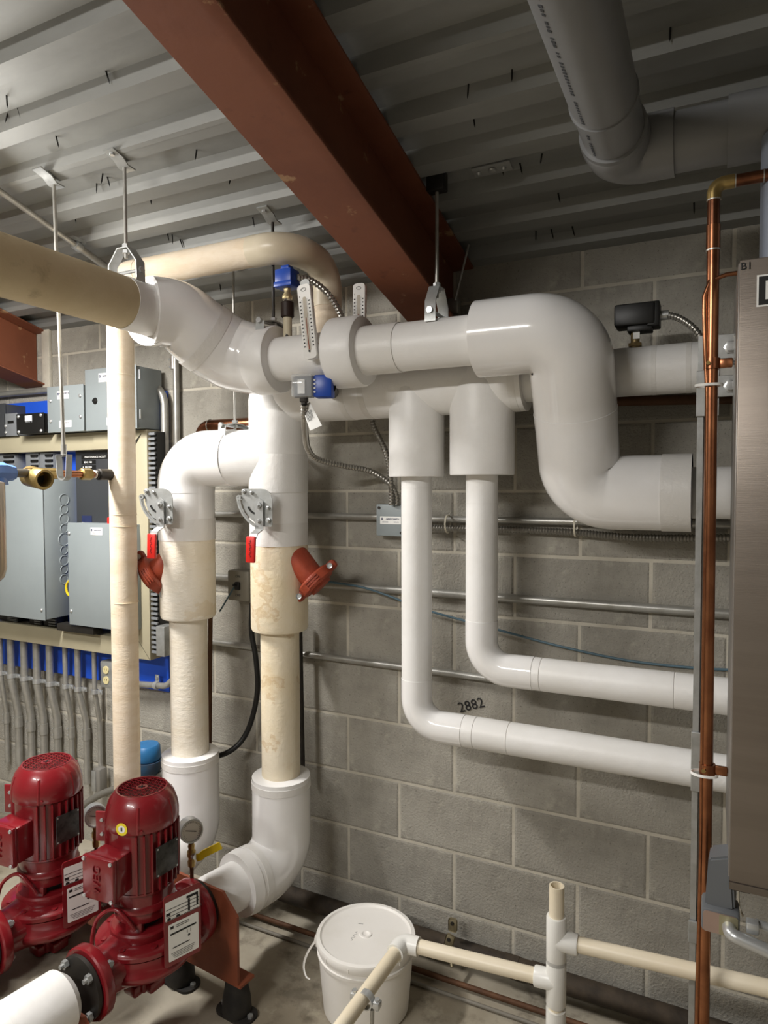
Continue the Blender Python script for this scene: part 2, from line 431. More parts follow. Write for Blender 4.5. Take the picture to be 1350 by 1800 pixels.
bm = B(); tube(bm, full[HM:], [er(i)+.001 for i in range(HM, len(full))], 36); e2 = part(t, 'elbow_cover', bm, M_pvc, 'glossy white elbow cover')
bm = B(); tube(bm, [full[HM-1], full[HM], full[HM+1]], er(HM)+.0022, 36, False); part(e1, 'tape_band', bm, M_tape)
bm = B(); tube(bm, [V((xA, 1.458, zA)), V((xA, 1.474, zA))], .0985, 36); part(e1, 'tape_band', bm, M_tape)
c = P(470, 630, YF)
bm = B(); lathe(bm, [(0,-.045),(.098,-.045),(.1,-.04),(.1,.028),(.097,.034),(0,.034)], (xe-.005, YF, zF), XA, 40); part(t, 'collar', bm, M_white, 'thick white insulation collar')
xz = P(842, 600, YF).x
bm = B(); tube(bm, [(xe, YF, zF), (xz+.03, YF, zF)], .0645, 32); part(t, 'white_jacket', bm, M_white)
xf0, xf1 = P(578, 625, YF).x, P(672, 618, YF).x
bm = B(); lathe(bm, [(0,0),(.093,0),(.0985,.006),(.0985,.085),(.094,.094),(.07,.096),(0,.096)], (P(590,620,YF).x, YF, zF), XA, 40); part(t, 'flange_cover', bm, M_white, 'fat white flange cover')
bm = B(); tube(bm, [(P(575,620,YF).x, YF, zF), (P(705,615,YF).x, YF, zF)], .0675, 32); part(t, 'tape_band', bm, M_tape)
# the S bend
cz = P(1180, 866, YH).z; xs = -.325
sp = fillet([(xz, YF, zF), (xs, YF, zF), (xs-.005, YF+.12, (zF+cz)/2+.02), (xs+.0, YH-.02, cz), (P(1217, 866, YH).x, YH-.02, cz)], [.085, .3, .085], 12)
n = len(sp); mid = n//2
rs_ = [.097 + .008*math.sin(math.pi*min(1, max(0, (i-2)/(n-5)))) for i in range(n)]
bm = B(); tube(bm, sp[:mid+1], rs_[:mid+1], 40); e3 = part(t, 'elbow_cover', bm, M_pvc, 'large glossy white elbow cover')
bm = B(); tube(bm, sp[mid:], [r+.0012 for r in rs_[mid:]], 40); e4 = part(t, 'elbow_cover', bm, M_pvc, 'large glossy white elbow cover')
bm = B(); tube(bm, [sp[-1]-XA*.07, sp[-1]], .0995, 40); part(e4, 'tape_band', bm, M_tape)
bm = B(); tube(bm, [sp[-1], V((.55, YH-.02, cz))], .065, 28); part(t, 'white_jacket', bm, M_white)

# -- return header with its two tees
zH = P(1150, 651, YH).z
t = thing('insulated_header', 'white return header with two square-cut tee covers behind the supply line', 'pipe', (-.7, YH, 1.8)); HDR = t
xr = P(490, 700, YH).x; xend = P(926, 690, YH).x
bm = B(); tube(bm, [(xr-.0, YH, zH), (xend, YH, zH)], .088, 36); part(t, 'white_jacket', bm, M_white)
bm = B(); tube(bm, [(xend-.01, YH, zH), (.55, YH, zH)], .0635, 28); part(t, 'white_jacket', bm, M_white)
for u in (1147, 1207):
    x = P(u, 650, YH).x; bm = B(); tube(bm, [(x, YH, zH), (x+.012, YH, zH)], .0642, 28); part(t, 'tape_band', bm, M_tape)
for u in (615, 650, 905):
    x = P(u, 700, YH).x; bm = B(); tube(bm, [(x, YH, zH), (x+.02, YH, zH)], .0888, 36); part(t, 'tape_band', bm, M_tape)
XT = [P(733, 790, YH).x, P(848, 790, YH).x]; zt = [P(733, 838, YH).z, P(848, 835, YH).z]
for x, z, rr in zip(XT, zt, (.0845, .0935)):
    bm = B(); lathe(bm, [(0,0),(rr-.002,0),(rr,.003),(rr,zH-z-.01),(rr*.8,zH-z+.05),(0,zH-z+.07)], (x, YH-.004, z), ZA, 36); part(t, 'tee_cover', bm, M_white)
# fine straps on tees
# -- two branch pipes dropping from the tees and running right along the wall
for i, (ub, vb, ls, u0) in enumerate(((737, 1262, 'white branch pipe from the left tee, lower of the two wall runs', 0), (847, 1163, 'white branch pipe from the right tee, upper of the two wall runs', 1))):
    x = XT[i]; rr = .0465
    p0 = V((x, YH-.004, zt[i]+.01)); zc = P([1100, 1100][i], [1331, 1203][i], YH-.004).z
    t = thing('insulated_branch_pipe', ls, 'pipe', (x, YH, zc), group='white branch pipes')
    R_ = .105; seams = [] 
    bm = B(); tube(bm, [p0, V((x, YH-.004, zc+R_+.03))], rr, 28); part(t, 'vertical_jacket', bm, M_white)
    el = fillet([(x, YH-.004, zc+R_+.035), (x, YH-.004, zc), (x+R_+.05, YH-.004, zc)], R_-.025, 12)
    bm = B(); tube(bm, el, rr+.0012, 28); part(t, 'elbow_cover', bm, M_pvc)
    cuts = [x+R_+.04] + [P(u, zc, 1) and P(u, 1300, YH).x for u in ((838, 897) if i == 0 else (953, 1185))] + [.55]
    for a, b_ in zip(cuts, cuts[1:]):
        bm = B(); lathe(bm, [(0,0),(rr-.0015,0),(rr,.0015),(rr,b_-a-.0018),(rr-.0015,b_-a-.0004),(0,b_-a-.0004)], (a, YH-.004, zc), XA, 28); part(t, 'jacket_section', bm, M_white)
    for vv in ((858,) if i == 0 else (885, 1112)):
        z = P(x and ub, vv, YH).z; bm = B(); tube(bm, [(x, YH-.004, z), (x, YH-.004, z+.0012)], rr+.0006, 28); part(t, 'seam', bm, M_tape)

# -- two risers with butterfly valves, check valves and bottom elbows
def riser(ux, y, vtop, v_w, v_thick, v_thin, zt_, xo, label, tgt, group='valved risers'):
    x = P(ux, 1000, y).x; t = thing('insulated_riser', label, 'pipe', (x, y, .3), group=group)
    z = lambda v: P(ux, v, y).z
    z1, z2, z3 = z(v_w), z(v_thick), z(v_thin)
    bm = B(); lathe(bm, [(0,0),(.096,0),(.0975,.002),(.0975,zt_-z1-.01),(.09,zt_-z1+.025),(.06,zt_-z1+.05),(0,zt_-z1+.06)], (x, y, z1), ZA, 40); a = part(t, 'white_jacket', bm, M_pvc if xo else M_white)
    bm = B(); tube(bm, [(x, y, z1), (x, y, z1+.075)], .0982, 40); part(a, 'tape_band', bm, M_tape)
    bm = B(); lathe(bm, [(0,0),(.085,0),(.093,.004),(.0965,.014),(.0965,z1-z2),(0,z1-z2)], (x, y, z2), ZA, 40); part(t, 'valve_jacket', bm, M_cream if xo else M_tanst, 'canvas jacket over the valve')
    bm = B(); tube(bm, [(x, y, z2+.01), (x, y, z3-.02)], .0655, 32); part(t, 'lower_jacket', bm, M_cream if xo else M_tanst, 'tan canvas jacket')
    zb = tgt[2]; d = (V((tgt[0], tgt[1], zb))-V((x, y, zb))); L_ = d.length; d.normalize()
    el = fillet([(x, y, z3), (x, y, zb), V((x, y, zb))+d*.16], .10, 12)
    bm = B(); tube(bm, [V((x, y, z3+.006)), V((x, y, z3+.002))]+el[1:], [.085, .099]+[.1]*(len(el)-1), 40); e = part(t, 'elbow_cover', bm, M_pvc, 'glossy white bottom elbow cover')
    bm = B(); tube(bm, [V((x, y, z3-.012)), V((x, y, z3-.035))], .1008, 40); part(e, 'tape_band', bm, M_tape)
    q = V((x, y, zb))+d*.115; bm = B(); tube(bm, [q, q+d*.025], .1012, 40); part(e, 'tape_band', bm, M_tape)
    q = V((x, y, zb))+d*.155; bm = B(); tube(bm, [q, q+d*.035], [.103, .099], 40); part(t, 'collar', bm, M_white)
    bm = B(); tube(bm, [q, V((tgt[0], tgt[1], zb))-d*.03, V((tgt[0], tgt[1], zb))], [.075, .073, .06], 32); part(t, 'pipe_stub', bm, M_white)
    return t, x, zb
PUMP = [(-1.43, 1.378), (-1.80, 1.361)]
ZP = P(355, 1597, 1.573).z
rot = -R(6)
def pump_pt(i, y): return V((PUMP[i][0]-math.sin(rot)*y, PUMP[i][1]+math.cos(rot)*y, ZP))
zB = P(395, 806, 1.875).z
RIS2, XR2, _ = riser(491, YH, 690, 957, 1107, 1362, zH+.0, 0, 'right riser, stained tan canvas below white, red check valve on its right', pump_pt(0, .205))
RIS1, XR1, _ = riser(330, 1.85, 765, 948, 1085, 1322, zB-.1, 1, 'left riser with white shoulder bend, beside the tan vertical pipe', pump_pt(1, .205))
# shoulder bend of the left riser and its branch into the right one
el = fillet([(XR1, 1.85, zB-.12), (XR1, 1.85, zB), (XR1+.2, 1.865, zB)], .10, 12)
bm = B(); tube(bm, el, .0985, 40); part(RIS1, 'elbow_cover', bm, M_pvc, 'glossy white shoulder elbow')
bm = B(); tube(bm, [(XR1+.19, 1.863, zB), (XR2+.0, YH, zB)], .096, 36); part(RIS1, 'branch_jacket', bm, M_white)
bm = B(); lathe(bm, [(.097,0),(.0995,.002),(.0995,.12),(.097,.13)], (XR2, YH, zB-.12), ZA, 40); part(RIS2, 'tape_band', bm, M_tape)

# -- tan pipe: up the left, across under the deck, down to the header
r_ = .044; yT = 1.68
xt = P(217, 900, yT).x; zT = P(400, 451, yT).z; xc = P(576, 500, YH).x
t = thing('tan_pipe', 'slim tan canvas pipe rising beside the board and crossing under the deck', 'pipe', (xt, yT, 0))
ztop = zT
bm = B(); tube(bm, [(xt-.005, yT, .35), (xt, yT, zT-.1)], r_, 28); part(t, 'vertical_jacket', bm, M_tan)
bm = B(); tube(bm, fillet([(xt, yT, zT-.105), (xt, yT, zT), (xt+.1, yT, zT)], .06, 8), r_+.001, 28); part(t, 'elbow_cover', bm, M_tan)
bm = B(); tube(bm, [(xt+.09, yT, zT), (xc-.12, yT, zT)], r_, 28); part(t, 'horizontal_jacket', bm, M_tan)
bm = B(); tube(bm, fillet([(xc-.13, yT, zT), (xc, yT, zT), (xc, YH, zT-.0), (xc, YH, zT-.13)], [.085, .085], 10), r_+.002, 28); part(t, 'elbow_cover', bm, mat('cream_pvc_cover', '#ddd2bb', .3, 0, '#d2c6ab', 6, .5))
bm = B(); tube(bm, [(xc, YH, zT-.12), (xc, YH, zH+.06)], r_, 28); part(t, 'drop_jacket', bm, M_tan)
for vv in (660, 905, 925, 1058):
    z = P(217, vv, yT).z; bm = B(); tube(bm, [(xt, yT, z), (xt, yT, z+.0015)], r_+.0007, 28); part(t, 'seam', bm, M_tanst)

# ------------------------------------------------------------------ hangers
def bar(bm, pts, w, t, side):
    """flat strip of width w (along side) and thickness t following pts"""
    side = V(side).normalized(); prev = None; pts = [V(p) for p in pts]
    for i, p in enumerate(pts):
        a = pts[max(0, i-1)]; b = pts[min(len(pts)-1, i+1)]; tg = (b-a).normalized(); nn = tg.cross(side).normalized()
        cur = [bm.verts.new(p+side*sx*w/2+nn*sy*t/2) for sx, sy in ((-1,-1),(1,-1),(1,1),(-1,1))]
        if prev: bridge(bm, prev, cur)
        else: bm.faces.new(cur[::-1])
        prev = cur
    bm.faces.new(prev); return bm
def hanger(label, c, r, axis, lean=(0,0), bracket=True, rodm=None, yoke=.075, grp='pipe hangers', lower=False):
    """clevis hanger round a pipe of radius r centred at c, rod up to the deck"""
    c = V(c); axis = V(axis).normalized(); s = axis.cross(ZA).normalized()
    t = thing('pipe_hanger', label, 'hanger', c, group=grp); top = V((c.x+lean[0], c.y+lean[1], 0)); top.z = zdeck(top.y)+.005
    zt_ = c.z+r+yoke; j = V((c.x, c.y, zt_))
    bm = B(); tube(bm, [j-ZA*.025, top], .0048, 10); part(t, 'rod', bm, rodm or M_emt)
    bm = B(); hexnut(bm, j-ZA*.012, ZA, .010, .009); hexnut(bm, j+ZA*.004, ZA, .010, .009); part(t, 'nut', bm, M_steel)
    yk = [c+s*(r*.72)*1+ZA*r*.75, c+s*(r*.70)+ZA*(r+yoke*.45), c+s*.018+ZA*(r+yoke), c-s*.018+ZA*(r+yoke), c-s*(r*.70)+ZA*(r+yoke*.45), c-s*(r*.72)+ZA*r*.75]
    bm = B(); bar(bm, yk, .03, .0035, axis); part(t, 'yoke', bm, M_galv)
    if lower:
        bm = B(); bar(bm, [c+(s*math.cos(a)+ZA*math.sin(a))*(r+.003) for a in [R(50-k*(280/20)) for k in range(21)]], .028, .003, axis); part(t, 'strap', bm, M_galv)
    b0 = c+ZA*(r+.012); bm = B(); tube(bm, [b0+s*r*.78, b0-s*r*.78], .005, 8); hexnut(bm, b0+s*r*.72, s, .009, .008); hexnut(bm, b0-s*r*.72-s*.008, s, .009, .008); part(t, 'bolt', bm, M_steel)
    if bracket:
        bm = B(); bar(bm, [top+V((0,-.055,.006)), top+V((0,-.022,-.003)), top+V((0,-.004,-.018)), top+V((0,.022,-.020))], .036, .004, XA); part(t, 'ceiling_bracket', bm, M_galv)
        bm = B(); hexnut(bm, top+V((0,-.042,.001)), -ZA, .007, .006); part(t, 'screw', bm, M_steel)
    return t
hanger('clevis hanger on the big tan pipe, at its white joint', (xA, 1.375, zA), .0725, YA)
hanger('clevis hanger on the supply line behind the left white elbow', (P(478,630,YF).x, YF+.01, zF), .095, XA, yoke=.02, rodm=M_dark)
t5 = hanger('clevis hanger of the supply line under the red beam', (P(768,606,YF).x, YF, zF), .0655, XA, bracket=False, yoke=.08)
p = P(768, 340, YF+.05); bm = B(); box(bm, (P(768,340,YF).x, YF, zdeck(YF)-.008), (.05, .035, .05), bev=.004); part(t5, 'beam_clamp', bm, M_black)
hanger('clevis hanger on the left riser branch, below the white elbow', (P(412,800,1.87).x, 1.875, zB), .097, XA, yoke=.02, rodm=M_emt)
yS = 1.36
cS = P(113, 833, yS)
hg = thing('pipe_hanger', 'long rod hanger holding the small brass and copper pipe', 'hanger', cS, group='pipe hangers')
tp = PD(93, 312); bm = B(); tube(bm, [cS+ZA*.055, V((tp.x, yS, zdeck(yS)+.005))], .0052, 10); part(hg, 'rod', bm, M_emt)
bm = B(); tube(bm, [cS+ZA*.05, cS+ZA*.085], .008, 10); part(hg, 'coupling', bm, M_emt)
bm = B(); bar(bm, [cS+XA*.018, cS+XA*.022+ZA*.055, cS-XA*.022+ZA*.055, cS-XA*.018], .02, .003, YA); part(hg, 'yoke', bm, M_galv)
bm = B(); bar(bm, [cS+(XA*math.cos(a)+ZA*math.sin(a))*.018 for a in [R(-k*18) for k in range(11)]], .02, .003, YA); part(hg, 'strap', bm, M_galv)
bm = B(); tt = V((tp.x, yS, zdeck(yS))); bar(bm, [tt+V((0,-.055,.006)), tt+V((0,-.022,-.003)), tt+V((0,-.004,-.018)), tt+V((0,.022,-.020))], .036, .004, XA); part(hg, 'ceiling_bracket', bm, M_galv)
# diagonal strut rod under the deck on the left
a_, b_ = PD(-20, 322, -.02), PD(205, 482, -.03)
t = thing('conduit', 'thin steel conduit slanting under the deck at upper left', 'conduit', b_)
bm = B(); tube(bm, [a_, a_.lerp(b_, .64)], .009, 12); part(t, 'tube', bm, M_emt)
bm = B(); tube(bm, [a_.lerp(b_, .66), b_], .0115, 12); part(t, 'tube', bm, M_emt)
bm = B(); q = a_.lerp(b_, .65); tube(bm, [q-(b_-a_).normalized()*.012, q+(b_-a_).normalized()*.012], .016, 12); box(bm, q+ZA*.02, (.02,.05,.012)); part(t, 'strap', bm, M_galv)

# ------------------------------------------------------------------ valve levers and check valves on the risers
def valve_lever(x, y, zc, label, tilt=0):
    t = thing('valve_lever', label, 'valve', (x, y, zc), tilt, group='notched valve levers')
    f = lambda a, b: (a, b)
    # local frame: plate in the xz plane facing -y, stem at the origin
    pl = [(-.062,.044),(-.057,.052),(.006,.052),(.020,.050),(.032,.043),(.040,.032),(.043,.018),(.043,-.062),(.039,-.068),(.012,-.068),(-.006,-.062),(-.030,-.045),(-.050,-.02),(-.060,.008)]
    bm = B(); prism(bm, pl, (0, .0, 0), XA, ZA, .003); part(t, 'notch_plate', bm, M_galv, local=True, smooth=0)
    rim = [(-.072,.018),(-.067,-.004),(-.056,-.026),(-.038,-.048),(-.016,-.064),(.0,-.070)]
    bm = B(); bar(bm, [V((a, -.007, b)) for a, b in rim], .014, .006, YA); part(t, 'travel_stop_rim', bm, M_galv, local=True)
    bm = B(); pipe_ring(bm, (-.069, -.012, .024), YA, .003, .0085, .012, 16); part(t, 'padlock_eye', bm, M_galv, local=True)
    bm = B()
    for k in range(7):
        a = R(200+k*11); box(bm, (.042*math.cos(a)+.002, -.004, .034*math.sin(a)+.004), (.006, .003, .006), Matrix.Rotation(-a, 3, 'Y'))
    part(t, 'notches', bm, M_black, local=True)
    for (a, b, r) in ((-.053,.044,.0075),(-.026,.040,.006),(.031,-.008,.006),(.031,-.048,.0085)):
        bm = B(); lathe(bm, [(0,0),(r,0),(r,.007),(r*.6,.008),(r*.6,.013),(0,.013)], (a, -.003, b), -YA, 6); part(t, 'bolt', bm, M_steel, local=True)
    bm = B(); prism(bm, [(-.014,.012),(0,.022),(.014,.012),(.014,-.078),(-.014,-.078)], (.002, -.010, 0), XA, ZA, .004)
    bar(bm, [V((.002,-.012,-.077)), V((-.008,-.03,-.090)), V((-.014,-.034,-.11))], .026, .004, XA); lv = part(t, 'lever', bm, M_steel, local=True, smooth=0)
    bm = B(); hexnut(bm, (.002,-.014,0), -YA, .0105, .007); tube(bm, [(.002,-.02,0),(.002,-.03,0)], .005, 10); part(t, 'stem_nut', bm, M_steel, local=True)
    bm = B(); hexnut(bm, (.002,-.014,-.050), -YA, .007, .006); tube(bm, [(.002,-.02,-.05),(.002,-.026,-.05)], .004, 10); part(t, 'lock_nut', bm, M_steel, local=True)
    bm = B(); box(bm, (-.016, -.036, -.139), (.031, .013, .083), Matrix.Rotation(R(2), 3, 'Y'), .004); g = part(t, 'grip', bm, M_lever, 'red vinyl lever grip', local=True)
    bm = B(); pts = [V((-.016+.0045*math.sin(k*.9)*math.cos(k*.37), -.0432, -.108-.0014*k)) for k in range(40)]; tube(bm, pts, .0006, 5); part(g, 'script_mark', bm, M_ink, local=True)
    bm = B(); tube(bm, [(0, .003, 0), (0, .09, 0)], .013, 14); part(t, 'stem', bm, M_dark, local=True)
    return t
def lever_at(u, v, y, label):
    p = P(u, v, y); return valve_lever(p.x, y, p.z, label, R(12))
lever_at(457, 888, 1.765, 'notched steel valve lever with red grip on the right riser')
lever_at(284, 886, 1.715, 'notched steel valve lever with red grip on the left riser')

def check_valve(o, d, L_, label, rr=.042, up=ZA):
    """red casting leaving the riser jacket at o along d, closed by a grooved coupling"""
    o = V(o); d = V(d).normalized(); a, b, _ = frame(d, up)
    t = thing('check_valve', label, 'valve', o)
    bm = B(); lathe(bm, [(rr*1.12,-.05),(rr*1.1,0),(rr,L_*.5),(rr*.9,L_),(0,L_)], o, d, 28); part(t, 'body', bm, M_cast)
    q = o+d*L_
    bm = B(); lathe(bm, [(rr*.7,-.004),(rr*1.25,-.002),(rr*1.38,.004),(rr*1.38,.03),(rr*1.25,.036),(rr*.7,.037)], q, d, 32); hs = part(t, 'coupling_housing', bm, M_cast)
    for k in (-1, 1):
        bm = B(); box(bm, q+a*k*rr*1.5+d*.017, (.046, .036, .032), Matrix((a, b, d)).transposed(), .011); part(hs, 'bolt_pad', bm, M_cast)
        bm = B(); tube(bm, [q+a*k*rr*1.55+d*.017-b*.03, q+a*k*rr*1.55+d*.017+b*.03], .006, 10)
        lathe(bm, [(0,0),(.008,.002),(.010,.006),(.009,.0)], q+a*k*rr*1.55+d*.017-b*.028, -b, 12); hexnut(bm, q+a*k*rr*1.55+d*.017+b*.018, b, .009, .008); part(t, 'bolt', bm, M_steel)
    bm = B()
    for k in range(3): box(bm, q+b*(-rr*1.36)+d*(.008+.009*k), (rr*1.1, .006, .003), Matrix((a, b, d)).transposed())
    part(hs, 'cast_rib', bm, M_cast)
    bm = B(); lathe(bm, [(0,.036),(rr*.9,.036),(rr*.85,.046),(0,.047)], q, d, 28); part(t, 'end_cap', bm, M_cast)
    return t
ah = V((_f.x, _f.y, 0)).normalized()
o = V((XR2, YH, P(520, 985, YH).z)) + _r*.062 - ah*.032; check_valve(o, _r*.70 - ZA*.70 - ah*.14, .078, 'orange-red check valve cover on the right riser', .046, _f)
o = V((XR1, 1.85, P(300, 990, 1.85).z)) - _r*.060 - ah*.02; check_valve(o, _r*-.80 - ZA*.50 - ah*.08, .050, 'orange-red check valve cover on the left riser', .05, _f)

# ------------------------------------------------------------------ thermometers, flow switches, sensor
def thermometer(c, label, tilt, L_=.205, w=.042, stem=True):
    t = thing('thermometer', label, 'thermometer', c, group='case thermometers')
    m = Matrix.Rotation(tilt, 3, 'Y'); up = m @ ZA; ax = m @ XA; c = V(c)
    bm = B(); prism(bm, rrect(w, L_, .012), c, ax, up, .014); bmesh.ops.bevel(bm, geom=[e for e in bm.edges if e.calc_length() > .03], offset=.002, segments=2, affect='EDGES'); part(t, 'case', bm, M_enam)
    bm = B(); prism(bm, rrect(w*.26, L_*.72, .004), c-YA*.0001-up*.006+V((0,0,0)), ax, up, .0148); tb = part(t, 'tube_slot', bm, mat('thermo_slot', '#b9b1a3', .3))
    bm = B(); p0 = c-YA*.0158-up*(L_*.40); cyl(bm, p0, -YA, .0028, .0015, 12); part(tb, 'bulb', bm, M_ink)
    bm = B(); tube(bm, [p0+up*.005, p0+up*(L_*.45)], .0008, 6); part(tb, 'column', bm, M_cast)
    bm = B()
    for k in range(13):
        for sx in (-1, 1): box(bm, c-YA*.0146+ax*sx*w*.33+up*(L_*(-.33+.05*k)), (.0045 if k % 1 == 0 else .003, .0006, .0035), m)
    for k in range(37):
        for sx in (-1, 1): box(bm, c-YA*.0146+ax*sx*w*.2+up*(L_*(-.34+.0175*k)), (.002, .0006, .0005), m)
    part(t, 'scale_marks', bm, M_ink)
    bm = text_bm('F', .006, c-YA*.0149+ax*-.014+up*L_*.34, ax, up); part(t, 'unit_mark', bm, M_ink)
    bm = B(); pts = [c-YA*.0148+ax*.008*math.cos(R(a))+up*(L_*.43+.0045*math.sin(R(a))) for a in range(0, 361, 30)]; tube(bm, pts, .0005, 5); part(t, 'logo_ring', bm, M_ink)
    if stem:
        bm = B(); prism(bm, rrect(w*.7, .035, .012), c+up*(L_*.5)+YA*.002, ax, up, .006); part(t, 'hanger_tab', bm, M_galv)
        bm = B(); tube(bm, [c-up*(L_*.3)+YA*.0, c-up*(L_*.3)+YA*.06], .008, 12); hexnut(bm, c-up*(L_*.3)+YA*.02, YA, .013, .012); part(t, 'stem', bm, M_brass)
    return t
thermometer(P(544, 567, 1.605), 'white case thermometer in front of the supply line, before the flange cover', R(-6.5))
thermometer(P(634, 560, 1.84), 'white case thermometer half hidden behind the fat flange cover', R(1), stem=False)

def flex(name, label, pts, r=.0095, m=None, grp='flexible conduits', cat='conduit'):
    bm = B(); spring_conduit(bm, pts, r); return single(name, bm, m or M_flex, label, cat, grp)
# upright flow switch
c = P(505, 500, YF); t = thing('flow_switch', 'blue flow switch standing on a brass and black nipple', 'switch', (c.x, YF, zF+.06))
bx_ = V((c.x, YF, P(505,489,YF).z)); z0_ = zF+.06
bm = B(); box(bm, bx_, (.056, .05, .046), bev=.004); box(bm, bx_-ZA*.022, (.062, .055, .016), bev=.003); h_ = part(t, 'housing', bm, M_blue)
bm = B(); box(bm, bx_+ZA*.028, (.028, .028, .014), bev=.003); part(h_, 'cap', bm, M_blue)
zn = bx_.z-.03
bm = B(); lathe(bm, [(0,0),(.013,0),(.015,.006),(.015,.012),(.009,.022),(.011,.034),(0,.034)], (c.x, YF, zn-.034), ZA, 8); part(t, 'brass_bushing', bm, mat('pale_brass', '#c7b68c', .4, .6))
bm = B(); cyl(bm, (c.x, YF, zn-.085), ZA, .0195, .046, 20, .003); part(t, 'black_coupling', bm, mat('brown_black_iron', '#2b1d17', .55, .2))
bm = B(); tube(bm, [(c.x, YF, z0_-.01), (c.x, YF, zn-.03)], .013, 16); part(t, 'nipple', bm, mat('painted_nipple', '#c9bfa5', .6, 0, '#2e2a26', 30, 1, vlo=.56, vhi=.6))
flex('flexible_conduit', 'dark ribbed flex looping from the upright blue switch to behind the flange cover', [V((c.x+.03, YF+.005, bx_.z)), P(545, 492, YF+.04), P(575, 515, YF+.08), P(600, 555, YF+.13), P(615, 600, YF+.15), P(648, 700, 1.98), P(655, 745, 2.02), P(680, 800, 2.05), P(688, 860, 2.05), P(688, 888, 2.05)], .010)
# side flow switch with clear cover
c = P(531, 678, 1.60); t = thing('flow_switch', 'blue flow switch with clear window cover projecting from the header', 'switch', c)
m_ = rotz(R(18)); ax = m_ @ XA; ay = m_ @ YA
bm = B(); box(bm, c+ay*.008, (.06, .036, .064), m_, .006); cv = part(t, 'clear_cover', bm, M_clear, 'clear plastic cover')
bm = B(); box(bm, c+ay*.014-ax*.006, (.02, .006, .04), m_); part(cv, 'inner_label', bm, M_paper)
bm = B(); box(bm, c+ay*.026, (.058, .012, .06), m_, .003); part(t, 'dark_inner_plate', bm, mat('switch_inner', '#494c52', .4))
bm = B(); box(bm, c+ax*.056+ay*.03, (.052, .045, .062), m_, .005); hb = part(t, 'housing', bm, M_blue)
bm = B()
for k in range(4): cyl(bm, c+ax*.034+ay*.0065+ZA*(.016-.011*k), -ay, .003, .0015, 10)
part(hb, 'screw', bm, M_paper)
bm = B(); tube(bm, [c+ax*.07+ay*.035, P(585, 690, 1.82)], .0185, 18); part(t, 'black_coupling', bm, M_black)
bm = B(); box(bm, c-ZA*.034+ay*.02, (.022, .02, .02), m_, .003); cyl(bm, c-ZA*.05+ay*.02, ZA, .009, .01, 8); part(t, 'cord_connector', bm, M_dark)
c0 = c-ZA*.05+ay*.02
flex('flexible_conduit', 'ribbed flex drooping from the clear-windowed switch to the junction box', [c0, P(535, 735, 1.65), P(537, 765, 1.74), P(541, 788, 1.80), P(556, 806, 1.85), P(600, 818, 1.93), P(650, 828, 2.01), P(685, 850, 2.05), P(697, 870, 2.06), P(698, 888, 2.06)], .0098)
# tag
tg = [P(530, 713, 1.63), P(545, 707, 1.632), P(566, 748, 1.637), P(545, 757, 1.632)]
ax = (tg[1]-tg[0]).normalized(); ay = (tg[0]-tg[3]).normalized(); n_ = ax.cross(ay).normalized()
bm = B(); vs = [bm.verts.new(p) for p in tg]; vb = [bm.verts.new(p+n_*.0006) for p in tg]; bm.faces.new(vs); bm.faces.new(vb[::-1]); bridge(bm, vs, vb)
t = thing('paper_tag', 'printed card tag hanging below the clear-windowed switch', 'tag', tg[0]); part(t, 'card', bm, M_paper, smooth=0)
bm = B(); lu = (tg[3]-tg[0]); lv_ = (tg[1]-tg[0])
for k in range(6):
    s0 = tg[0]+lv_*(.15+.13*k)+lu*.28; e0 = tg[0]+lv_*(.15+.13*k)+lu*(.66 if k < 4 else .6); tube(bm, [s0-YA*.0012, e0-YA*.0012], .0006, 5)
part(t, 'print', bm, M_ink)
# black actuator over the right end of the header
yA_ = 1.88; c = P(1117, 558, yA_); t = thing('actuator_switch', 'black plastic flow switch over the white pipe beside the fat elbow', 'switch', (c.x, yA_, zH+.063))
bm = B(); box(bm, c+ZA*.002, (.098, .07, .056), None, .006); box(bm, c+V((.045,0,.0)), (.03, .06, .062), None, .004); box(bm, c+V((.012,0,-.032)), (.06,.05,.016), None, .003); part(t, 'housing', bm, M_black)
bm = B(); cyl(bm, V((c.x, yA_, zH+.06)), ZA, .011, .05, 12); lathe(bm, [(0,0),(.018,0),(.018,.008),(0,.008)], (c.x, yA_, zH+.062), ZA, 6); part(t, 'brass_stem', bm, mat('tarnished_brass', '#8f7c55', .45, .6))
bm = B(); box(bm, V((c.x+.004, yA_-.012, zH+.09)), (.016, .004, .022)); part(t, 'sticker', bm, M_paper)
bm = B(); cyl(bm, c+XA*.06-ZA*.002, XA, .012, .02, 10); part(t, 'cord_connector', bm, M_galv)
flex('flexible_conduit', 'ribbed flex arching from the black switch toward the strut post', [c+XA*.075-ZA*.002, P(1195, 560, 1.85), P(1222, 580, 1.82), P(1240, 612, 1.80), P(1250, 660, 1.79), P(1252, 760, 1.79)], .0085)

